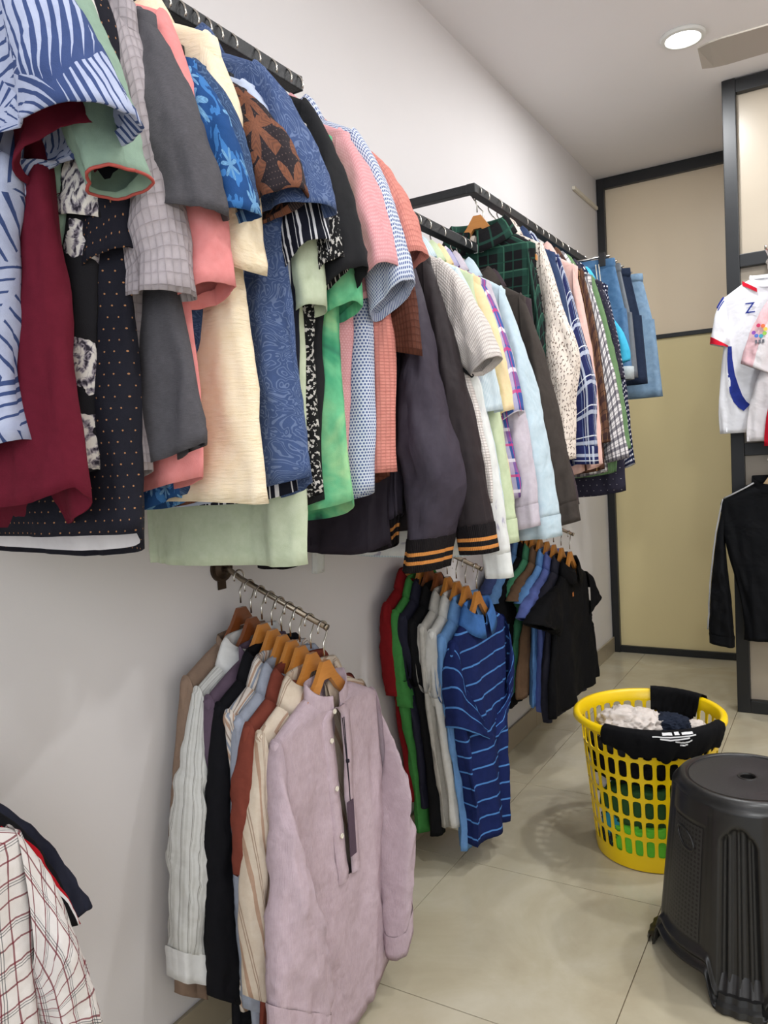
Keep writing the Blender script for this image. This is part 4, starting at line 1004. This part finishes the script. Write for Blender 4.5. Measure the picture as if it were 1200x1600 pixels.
# ---- football shirts and track jacket on the right partition
m_jer = fb('white_jersey', (236, 236, 240), wrinkle=.3)
m_jerp = fabric('white_pink_jersey', p_plaid(lin(224, 220, 222), [('x', 1.2, .3, .12, lin(226, 170, 176), .7)]))
m_redj = fb('red_jersey', (200, 26, 48))
m_jack = fb('black_track', (14, 15, 18), rough=.7)
ROYAL = fb('royal_blue', (44, 58, 140)); GREYT = fb('silver_tape', (176, 176, 178))
HWH = ('wood', WHITEPL, 'white plastic'); HPW = ('wood', PALEW, 'pale wooden')
def arm_front(x, y, z, label):
    e = empty('partition_hook', (x, py0-.0015, z)); tag(e, label, 'hook')
    m = MB(); m.tube([(0, 0, 0), (0, y-py0-.03, 0), (0, y-py0-.035, .012)], .005, 8); m.build('hook_rod', CHROME, e, True)
    m = MB(); m.box((-.02, -.004, -.02), (.02, .001, .02)); m.build('hook_plate', CHROME, e, bevel=.001)
    return e
jc = at(1203, 400, 1, 3.66)
arm_front(jc[0], 3.50, jc[2]-.008, 'chrome arm on the partition carrying the football shirts')
J = [
 (3.70, jc[0], HWH, dict(label='white football shirt with a blue side flash, red collar tips and a letter Z', short='blue-flash football shirt', name='football_shirt', cat='jersey', mat=m_jer, eo=(1110, 538), ei=(1140, 543), hem=(1127, 678), collar='rib', bs=.045, us=.19, ap=(1143, 530), tail=0.)),
 (3.60, jc[0]+.215, HWH, dict(label='white and pink football shirt with a round sleeve badge, in front of the blue-flash one', short='pink-sided football shirt', name='football_shirt', cat='jersey', mat=m_jerp, eo=(1157, 568), ei=(1204, 584), hem=(1166, 690), collar='rib', bs=.05, us=.19, ap=(1205, 520), tail=0.)),
 (3.555, jc[0]+.30, HWH, dict(label='red football shirt at the right picture edge', short='red football shirt', name='football_shirt', cat='jersey', mat=m_redj, sleeve='short', hem=(1195, 697), collar='rib', us=.19, bs=.03, tail=0.)),
]
def text_mesh(txt, size):
    c = bpy.data.curves.new('lettering', 'FONT'); c.body = txt; c.size = size; c.extrude = .0004
    o = bpy.data.objects.new('lettering', c); COL.objects.link(o); bpy.context.view_layer.update()
    me = bpy.data.meshes.new_from_object(o); bpy.data.objects.remove(o); bpy.data.curves.remove(c); return me
def put_text(txt, size, u, z, mat, parent, flip=1, off=.006):
    me = text_mesh(txt, size); fr = LAST['fr']; t = front_t(u, z)+off
    for v in me.vertices:
        x, y, zz = v.co; p = put(np.array((u-x*flip, t+zz, z+y)), fr); v.co = p
    me.materials.clear(); me.materials.append(mat); link(bpy.data.objects.new('lettering', me), parent)
def disc_on(name, c3, r, mat, parent, n=12, T=(0, -1, 0)):
    m = MB(); V = [(c3[0]+r*math.cos(2*PI*k/n), c3[1], c3[2]+r*math.sin(2*PI*k/n)) for k in range(n)]+[(c3[0]+r*.98*math.cos(2*PI*k/n), c3[1]-.0012, c3[2]+r*.98*math.sin(2*PI*k/n)) for k in range(n)]
    m.add(V, [(k, (k+1) % n, n+(k+1) % n, n+k) for k in range(n)]+[tuple(range(n, 2*n))]); return m.build(name, mat, parent)
for y, x, hg, sp in J:
    OJ = (x, y, jc[2]); g = top(sp, OJ, FR_FRONT, hg, 'hangers on the partition')
    if 'Z' in g['label']:
        pts = [(1137, 541, 1143), (1136, 560, 1144), (1137, 585, 1148), (1140, 607, 1154), (1146, 622, 1160), (1154, 631, 1166), (1162, 636, 1172)]
        G = []
        for (xa, yy, xb) in pts:
            a_ = hint((xa, yy+(6 if yy > 600 else 0)), OJ, FR_FRONT, .03); b_ = hint((xb, yy-(4 if yy > 600 else 0)), OJ, FR_FRONT, .03); G.append([a_, (a_+b_)/2, b_])
        patch('side_flash', G, ROYAL, g, .004)
        zz = hint((1164, 490), OJ, FR_FRONT, .03); put_text('Z', .062, zz[0], zz[1], ROYAL, g)
        Q = LAST['Q'][1]
        ring = Q[-3:]; 
        RR = np.stack([Q[-4], Q[-1]]); cc = RR.mean(1, keepdims=True); RR = cc+(RR-cc)*1.06; RR = np.concatenate([RR, RR[:, :1]], 1)
        mesh_from('sleeve_trim', put(RR, FR_FRONT).reshape(-1, 3), grid_faces(2, RR.shape[1], False), m_redj, g, np.zeros((RR.shape[0]*RR.shape[1], 2)))
        for kk in (0, 2, 4): piping('shoulder_stripe', Q[1:9, kk]*np.array((1, 1, 1))+np.array((.002, -.004, .003)), ROYAL, g, .004)
        a_ = hint((1159, 441), OJ, FR_FRONT, .03); b_ = hint((1183, 452), OJ, FR_FRONT, .03)
        G = [[a_+np.array((0, .012))*0+(b_-a_)*f_+np.array((0, w_)) for w_ in (.008*(1-f_*.6), -.012)] for f_ in np.linspace(0, 1, 5)]
        patch('collar_tip', G, m_redj, g, .006)
    elif 'badge' in g['label']:
        Q = LAST['Q'][1]; cpx = hint((1187, 517), OJ, FR_FRONT, .05); cc = put(np.array((cpx[0], .056, cpx[1])), FR_FRONT)
        cols = [(214, 70, 110), (232, 120, 80), (240, 200, 90), (150, 196, 90), (80, 170, 190), (90, 120, 200), (150, 90, 180)]
        for k_, c_ in enumerate(cols):
            a_ = PI*.55-k_*2*PI/7*.86; disc_on('badge_dot', (cc[0]+.022*math.cos(a_), cc[1], cc[2]+.022*math.sin(a_)), .008, fb('badge_%d' % k_, c_), g, 10)
        for k_ in range(3):
            m = MB(); m.box((cc[0]-.018+k_*.013, cc[1]-.002, cc[2]-.05), (cc[0]-.009+k_*.013, cc[1], cc[2]-.036)); m.build('badge_bar', fb('badge_grey', (110, 110, 118)), g)
tc = at(1206, 712, 1, 3.68)
arm_front(tc[0], 3.60, tc[2]-.008, 'chrome arm on the partition carrying the black track jacket')
g = top(dict(label='black track jacket with grey piping along the sleeve', short='black track jacket', name='track_jacket', cat='jacket', mat=m_jack, sleeve='long', eo=(1109, 990), ei=(1147, 998), hem=(1160, 1000), collar='band', drop=.112, bs=.05, us=.20, bulge=.03, cuff=m_jack, cufflen=.04, tail=0.), (tc[0], 3.68, tc[2]), FR_FRONT, HPW, 'hangers on the partition')

Q = LAST['Q'][1]
piping('sleeve_piping', Q[1:-1, 1]+np.array((.004, .002, .002)), GREYT, g, .006, .6)
piping('shoulder_piping', [(.07, .02, -.112), (.10, .02, -.130), (.15, .018, -.156), (.19, .012, -.176)], GREYT, g, .006, .6)

# ---------------------------------------------------------------- laundry basket and what is in it
BKC = np.array((.70, 2.41)); BH, BR0, BR1 = .435, .165, .205
YELLOW = simple('yellow_plastic', lin(250, 210, 10), .32, noise=.04, nscale=12)
bk = empty('laundry_basket', (BKC[0], BKC[1], 0)); tag(bk, 'tall yellow plastic laundry basket with rows of slots, on the floor', 'basket')
def brad(z): return BR0+(BR1-BR0)*(z/BH)**.9
def basket_wall():
    NC, NR = 34, 6; z0, z1 = .045, BH-.030; pitch = (z1-z0)/NR; dth = 2*PI/NC
    V = []; Fc = []; n = 12
    ang = [2*PI*k/n+PI/n for k in range(n)]
    for layer, th_ in ((0, 0.), (1, -.0032)):
        for i in range(NR):
            for j in range(NC):
                tc, zc = (j+.5)*dth, z0+(i+.5)*pitch
                hwid, hh = dth*.5*.70, pitch*.5*.86
                rad = brad(zc); ew = hwid*rad
                for a in ang:   # slot outline (stadium)
                    ca, sa = math.cos(a), math.sin(a)
                    x = max(-1, min(1, ca*1.25))*ew; y = (hh-ew)*(1 if sa > 0 else -1)+ew*sa if abs(sa) > .3 else sa/.3*(hh-ew)*1.0
                    z = zc+y; t = tc+x/rad; r = brad(z)+th_; V.append((r*math.cos(t), r*math.sin(t), z))
                for a in ang:   # cell outline
                    ca, sa = math.cos(a), math.sin(a); k = 1/max(abs(ca), abs(sa))
                    z = zc+sa*k*pitch/2; t = tc+ca*k*dth/2; r = brad(z)+th_; V.append((r*math.cos(t), r*math.sin(t), z))
    per = 2*n; tot = NC*NR*per
    for c in range(NC*NR):
        o = c*per; p = tot+o
        for k in range(n):
            k2 = (k+1) % n
            Fc.append((o+k, o+k2, o+n+k2, o+n+k)); Fc.append((p+k, p+n+k, p+n+k2, p+k2)); Fc.append((o+k, p+k, p+k2, o+k2))
    m = MB(); m.add(V, Fc); return m
o = basket_wall().build('slotted_wall', YELLOW, bk, True, auto=.5)
bmx = bmesh.new(); bmx.from_mesh(o.data); bmesh.ops.remove_doubles(bmx, verts=bmx.verts, dist=.0004); bmesh.ops.recalc_face_normals(bmx, faces=bmx.faces); bmx.to_mesh(o.data); bmx.free()
m = MB(); zt_ = BH-.030; m.lathe([(brad(zt_)-.0032, zt_), (brad(BH)-.002, BH-.006), (brad(BH)+.003, BH), (brad(BH)+.012, BH+.001), (brad(BH)+.019, BH-.005), (brad(BH)+.020, BH-.016), (brad(BH)+.017, BH-.017), (brad(BH)+.014, BH-.008), (brad(BH)+.003, BH-.007), (brad(zt_), zt_)], 72); m.build('rim', YELLOW, bk, True, auto=.9)
m = MB(); m.lathe([(.0005, .010), (BR0-.014, .010), (brad(.045)-.0035, .016), (brad(.045)-.0032, .045), (brad(.045), .045), (brad(.02)+.002, .02), (BR0+.002, .004), (BR0-.003, .0005), (.0005, .0005)], 72); m.build('base', YELLOW, bk, True, auto=.7)
def crumple(name, label, cat, c, rad, mat, seed, amp=.18, group=None, flat=2.4, sub=5, inside=None):
    bm = bmesh.new(); bmesh.ops.create_icosphere(bm, subdivisions=sub, radius=1)
    V = np.array([v.co[:] for v in bm.verts]); Fc = [tuple(v.index for v in f.verts) for f in bm.faces]; bm.free()
    P_ = V+.35*np.stack([vn(V*1.3, seed+k) for k in (1, 2, 3)], -1)
    ridge = 1-np.abs(vn(P_*2.2, seed+5))*1.6; r2 = 1-np.abs(vn(P_*4.5, seed+6))*1.6
    k = 1+amp*(ridge-.3)+amp*.35*(r2-.3)
    s_ = np.sign(V)*np.abs(V)**(2/flat); s_ = s_/np.maximum(1e-6, (np.abs(s_)**flat).sum(1, keepdims=True)**(1/flat))
    X = s_*k[:, None]*np.array(rad)
    if inside is not None:       # kept within the basket wall
        Y = X+np.array(c)-np.array((BKC[0], BKC[1], 0)); rr = np.hypot(Y[:, 0], Y[:, 1]); lim = np.array([brad(max(0, min(BH, z))) for z in Y[:, 2]])-inside
        f_ = np.minimum(1, lim/np.maximum(rr, 1e-6)); Y[:, 0] *= f_; Y[:, 1] *= f_; Y[:, 2] = np.maximum(Y[:, 2], .018); X = Y-np.array(c)+np.array((BKC[0], BKC[1], 0))
    o = mesh_from(name, X, Fc, mat, None, X[:, [0, 2]], loc=c); tag(o, label, cat, group); return o
bx_, by_ = BKC
m_lgreen = fb('bright_green_cloth', (104, 196, 60)); m_dgreen = fb('forest_green_cloth', (48, 82, 46)); m_bkb = fb('basket_black', (16, 16, 18)); m_wc = fb('soft_white_cloth', (216, 206, 198)); m_nv = fb('navy_terry', (34, 40, 54)); m_teal = fb('teal_cloth', (50, 140, 164)); m_tg = fb('taupe_cloth', (170, 150, 130))
gB = 'clothes in the laundry basket'
def inb(a, r, z): return (bx_+r*math.cos(math.radians(a)), by_+r*math.sin(math.radians(a)), z)
crumple('bundled_garment', 'bright green garment at the bottom of the yellow basket', 'clothing', inb(-60, .05, .085), (.15, .15, .07), m_lgreen, 3, .16, gB, inside=.006)
crumple('bundled_garment', 'forest green garment in the middle of the yellow basket', 'clothing', inb(-60, .045, .195), (.16, .16, .072), m_dgreen, 14, .15, gB, inside=.006)
crumple('bundled_garment', 'black garment packed under the white cloth in the yellow basket', 'clothing', inb(-70, .01, .31), (.18, .18, .068), m_bkb, 25, .13, gB, inside=.006)
crumple('bundled_garment', 'navy and black garment low on the left side of the yellow basket', 'clothing', inb(-135, .10, .10), (.07, .08, .08), m_nv, 36, .2, gB, inside=.006)
crumple('bundled_garment', 'white garment pressed to the left slots of the yellow basket', 'clothing', inb(-148, .145, .20), (.05, .045, .13), m_wc, 41, .3, gB, sub=4, inside=.004)
crumple('bundled_garment', 'teal garment showing by the lower left slots of the yellow basket', 'clothing', inb(-124, .14, .13), (.035, .035, .05), m_teal, 52, .3, gB, sub=4, inside=.004)
crumple('bundled_garment', 'crumpled white cloth on top of the yellow basket', 'clothing', inb(-152, .055, .382), (.085, .075, .05), m_wc, 61, .30, gB, inside=.012)
crumple('bundled_garment', 'rolled navy cloth beside the white one on top of the yellow basket', 'clothing', inb(10, .06, .388), (.055, .05, .032), m_nv, 77, .22, gB, inside=.012)
crumple('bundled_garment', 'small beige cloth scrap by the far right slots of the yellow basket', 'clothing', inb(25, .14, .375), (.026, .024, .02), m_wc, 81, .3, gB, sub=4, inside=.012)
# black T-shirt hung over the rim
ts = empty('t_shirt', (bx_, by_, BH)); tag(ts, 'black T-shirt with a white chest print draped over the rim of the yellow basket', 't-shirt')
def drape(name, a0, a1, inner, outer, seed, back=False):
    na, nr_ = 60, 26; A = np.radians(np.linspace(a0, a1, na)); V = np.zeros((nr_, na, 3))
    R1_ = brad(BH)
    for j, a in enumerate(A):
        f = (j/(na-1)); ed = math.sin(PI*f)**.5; wob = .006*math.sin(9*f*PI+seed)+.004*math.sin(17*f*PI+seed*2)
        li = inner*(.75+.25*ed)+wob; lo = outer*(.18+.82*ed)+wob
        path = [(R1_-.022, -li), (R1_-.012, -li*.5), (R1_-.009, -.012), (R1_-.004, .006), (R1_+.010, .0105), (R1_+.024, .004), (R1_+.029, -.012), (R1_+.027, -.02-lo*.35), (R1_+.0245-lo*.05, -.02-lo*.7), (R1_+.023-lo*.09, -.02-lo)]
        pr_ = np.array([p[0] for p in path]); pz = np.array([p[1] for p in path]); s_ = np.linspace(0, len(path)-1, nr_)
        rr = np.interp(s_, range(len(path)), pr_); zz = np.interp(s_, range(len(path)), pz)
        rr = rr+.0035*np.sin(8*a*3+seed+s_*.4)*np.clip((s_-5)/3, 0, 1)+.001*np.sin(a*60+s_*2)
        V[:, j] = np.stack([rr*math.cos(a), rr*math.sin(a), zz], -1)
    UV = np.stack(np.meshgrid(A*.2, np.arange(nr_)*.01), -1)
    o = mesh_from(name, V.reshape(-1, 3), grid_faces(nr_, na, False), m_bkb, ts, UV.reshape(-1, 2)); so = o.modifiers.new('cloth', 'SOLIDIFY'); so.thickness = .0022; so.offset = 0
    return V
DV = drape('front_panel', -112, -14, .06, .052, 1.)
drape('back_panel', 52, 100, .075, .03, 4.)
# chest print: three curved white strokes on the front panel
m_print = fb('white_print', (222, 222, 222), wrinkle=0)
def stroke(a0, a1, s0, s1, wv=.0):
    A = np.linspace(a0, a1, 12); col_ = np.interp(np.radians(A), np.radians(np.linspace(-112, -14, 60)), np.arange(60))
    R_ = []
    for s_ in (s0, s1):
        row = []
        for k_, (a, c_) in enumerate(zip(A, col_)):
            s2 = s_+wv*math.sin(k_/11*PI); i0 = int(s2); f_ = s2-i0; j0 = int(c_); p = DV[i0, j0]*(1-f_)+DV[min(i0+1, 25), j0]*f_
            q = p.copy(); rr = np.hypot(p[0], p[1]); q[:2] *= (rr+.0032)/rr; q[2] += .0016; row.append(q)
        R_.append(row)
    R_ = np.array(R_); mesh_from('chest_print', R_.reshape(-1, 3), grid_faces(2, 12, False), m_print, ts, np.zeros((24, 2)))
for a_ in ((-74, -44, 14.6, 15.2, .3), (-68, -61, 12.5, 14.3, 0), (-60, -56, 12.2, 14.3, 0), (-54, -47, 12.8, 14.3, 0), (-70, -50, 15.6, 16.2, .5), (-60, -48, 16.7, 17.2, .6), (-57, -52, 17.9, 18.4, .3)): stroke(*a_)

# ---------------------------------------------------------------- black plastic stool
STC = (1.022, 1.965); SH = .452
BLKP = NT('black_plastic'); _b = BLKP.noise(BLKP.obj(), 40, 4, .7); BLKP = BLKP.finish(BLKP.mix(_b, lin(22, 22, 23), lin(36, 35, 34)), BLKP.math('MULTIPLY_ADD', _b, .25, .22), None)
def m_dotted():
    n = NT('black_dotted_plastic'); x, y, _ = n.uv(); k = p_mask_dots(n, .0105, .0032)
    ns = n.noise(n.obj(), 60, 3); return n.finish(n.mix(k, n.mix(ns, lin(34, 34, 34), lin(50, 49, 47)), lin(12, 12, 13)), .45, n.bump(n.math('SUBTRACT', 1., k), 1., .012))  # dots darker, ground paler: relief shading put into the colour
def m_pebble():
    n = NT('black_pebbled_plastic'); vo = n.N.new('ShaderNodeTexVoronoi'); n.L.new(n.obj(), vo.inputs['Vector']); vo.inputs['Scale'].default_value = 110
    return n.finish(lin(40, 40, 42), .42, n.bump(n.math('LESS_THAN', vo.outputs['Distance'], .38), .7, .004))
DOTP, PEBB = m_dotted(), m_pebble()
st = empty('plastic_stool', (STC[0], STC[1], 0)); tag(st, 'black moulded plastic stool with fluted legs in the bottom right corner', 'stool')
LEG0 = -91.
def leg_d(t):   # angular distance (deg) to nearest leg centre
    return np.abs((np.degrees(t)-LEG0+45) % 90-45)
def srad(t, z):
    R = .208+(.160-.208)*(z/SH)
    ld = leg_d(t); sd = (np.degrees(t)-LEG0+45) % 90-45
    R = R+.006*(1-sst(ld, 16, 24))                                     # leg column stands proud
    inside = (1-sst(ld, 11.0, 13.0))*sst(z, .012, .03)*(1-sst(z, .385-.0012*ld*ld*.18, .40-.0012*ld*ld*.18))
    R = R-.017*inside+.013*inside*np.maximum(0, np.cos(np.radians(sd*360/7.0)))**3
    pan = sst(ld, 24, 26)*sst(z, .10, .108)*(1-sst(z, .375, .383)); R = R-.0022*pan
    return R
NT_, NZ_ = 288, 90
tt = np.linspace(0, 2*PI, NT_, endpoint=False); ld = leg_d(tt)
zb = .062*sst(ld, 13, 20)
vz = np.linspace(0, 1, NZ_)[:, None]
Z = zb[None, :]+(SH-.022-zb[None, :])*(1-vz)
Rr = srad(tt[None, :].repeat(NZ_, 0), Z); hb = Z-zb[None, :]
Rr = Rr+.014*np.exp(-(hb/.010)**2)+.010*np.exp(-((hb-.028)/.008)**2)
cap = [(.0, .0), (-.003, .010), (-.010, .018), (-.020, .022), (-.030, .0215), (-.031, .018)]
rows = [np.stack([(.1622+dr+.0*tt)*np.cos(tt), (.1622+dr)*np.sin(tt), np.full_like(tt, SH-.022+dz)], -1) for dr, dz in cap[::-1]]
side_ = np.stack([Rr*np.cos(tt), Rr*np.sin(tt), Z], -1)
inner_ = np.stack([(Rr[-1]-.006)*np.cos(tt), (Rr[-1]-.006)*np.sin(tt), Z[-1]+.001], -1); inner2 = np.stack([(srad(tt, zb*0+.1)-.02)*np.cos(tt), (srad(tt, zb*0+.1)-.02)*np.sin(tt), zb*0+.12], -1)
Pst = np.concatenate([np.stack(rows), side_, inner_[None], inner2[None]])
mesh_from('shell', Pst.reshape(-1, 3), grid_faces(len(Pst), NT_, True), BLKP, st)
m = MB(); m.lathe([(.016, SH-.016), (.018, SH-.003), (.021, SH-.0025), (.08, SH-.0022), (.1305, SH-.0035)], 64); mesh_ = m.build('seat_top', PEBB, st, True)
m = MB(); m.lathe([(.0005, SH-.035), (.0165, SH-.035), (.0165, SH-.004), (.0185, SH-.001), (.0215, SH-.001), (.023, SH-.0028)], 32); m.build('centre_hole', BLKP, st, True, auto=.5)
for k in range(4):
    c_ = math.radians(LEG0+45+90*k); A = np.linspace(-17.5, 17.5, 24); Zp = np.linspace(.112, .372, 30)
    G = np.zeros((30, 24, 3)); UV = np.zeros((30, 24, 2))
    for i, z in enumerate(Zp):
        for j, a in enumerate(A):
            t = c_+math.radians(a); r = float(srad(np.array(t), np.array(z)))+.0010; G[i, j] = (r*math.cos(t), r*math.sin(t), z); UV[i, j] = (math.radians(a)*.18, z)
    mesh_from('textured_panel', G.reshape(-1, 3), grid_faces(30, 24, False), DOTP, st, UV.reshape(-1, 2))
    # raised grip outline
    pts = []
    for q_ in np.linspace(0, 2*PI, 29):
        u_ = 10*math.cos(q_); z = .330+.019*math.sin(q_)-.0011*u_; t = c_+math.radians(u_); r = float(srad(np.array(t), np.array(z)))+.0015
        pts.append((r*math.cos(t), r*math.sin(t), z))
    m = MB(); m.tube(pts, .003, 6, caps=False); m.build('grip_outline', BLKP, st, True)
    # foot block under the leg
    cl = math.radians(LEG0+90*k); m = MB(); V = []
    for z, r_ in ((.0005, .236), (.006, .240), (.018, .238), (.022, .224), (.035, .220)):
        for a in np.linspace(-11.5, 11.5, 15):
            t = cl+math.radians(a); rr = r_-.004*(.5-.5*math.cos(math.radians(a*360/7.6))); V.append((rr*math.cos(t), rr*math.sin(t), z))
    for z in (.035, .0005):
        for a in np.linspace(-11.5, 11.5, 15):
            t = cl+math.radians(a); V.append((.192*math.cos(t), .192*math.sin(t), z))
    m.add(V, [tuple(f) for f in grid_faces(7, 15, False)]); m.build('foot', BLKP, st, True, auto=.7)
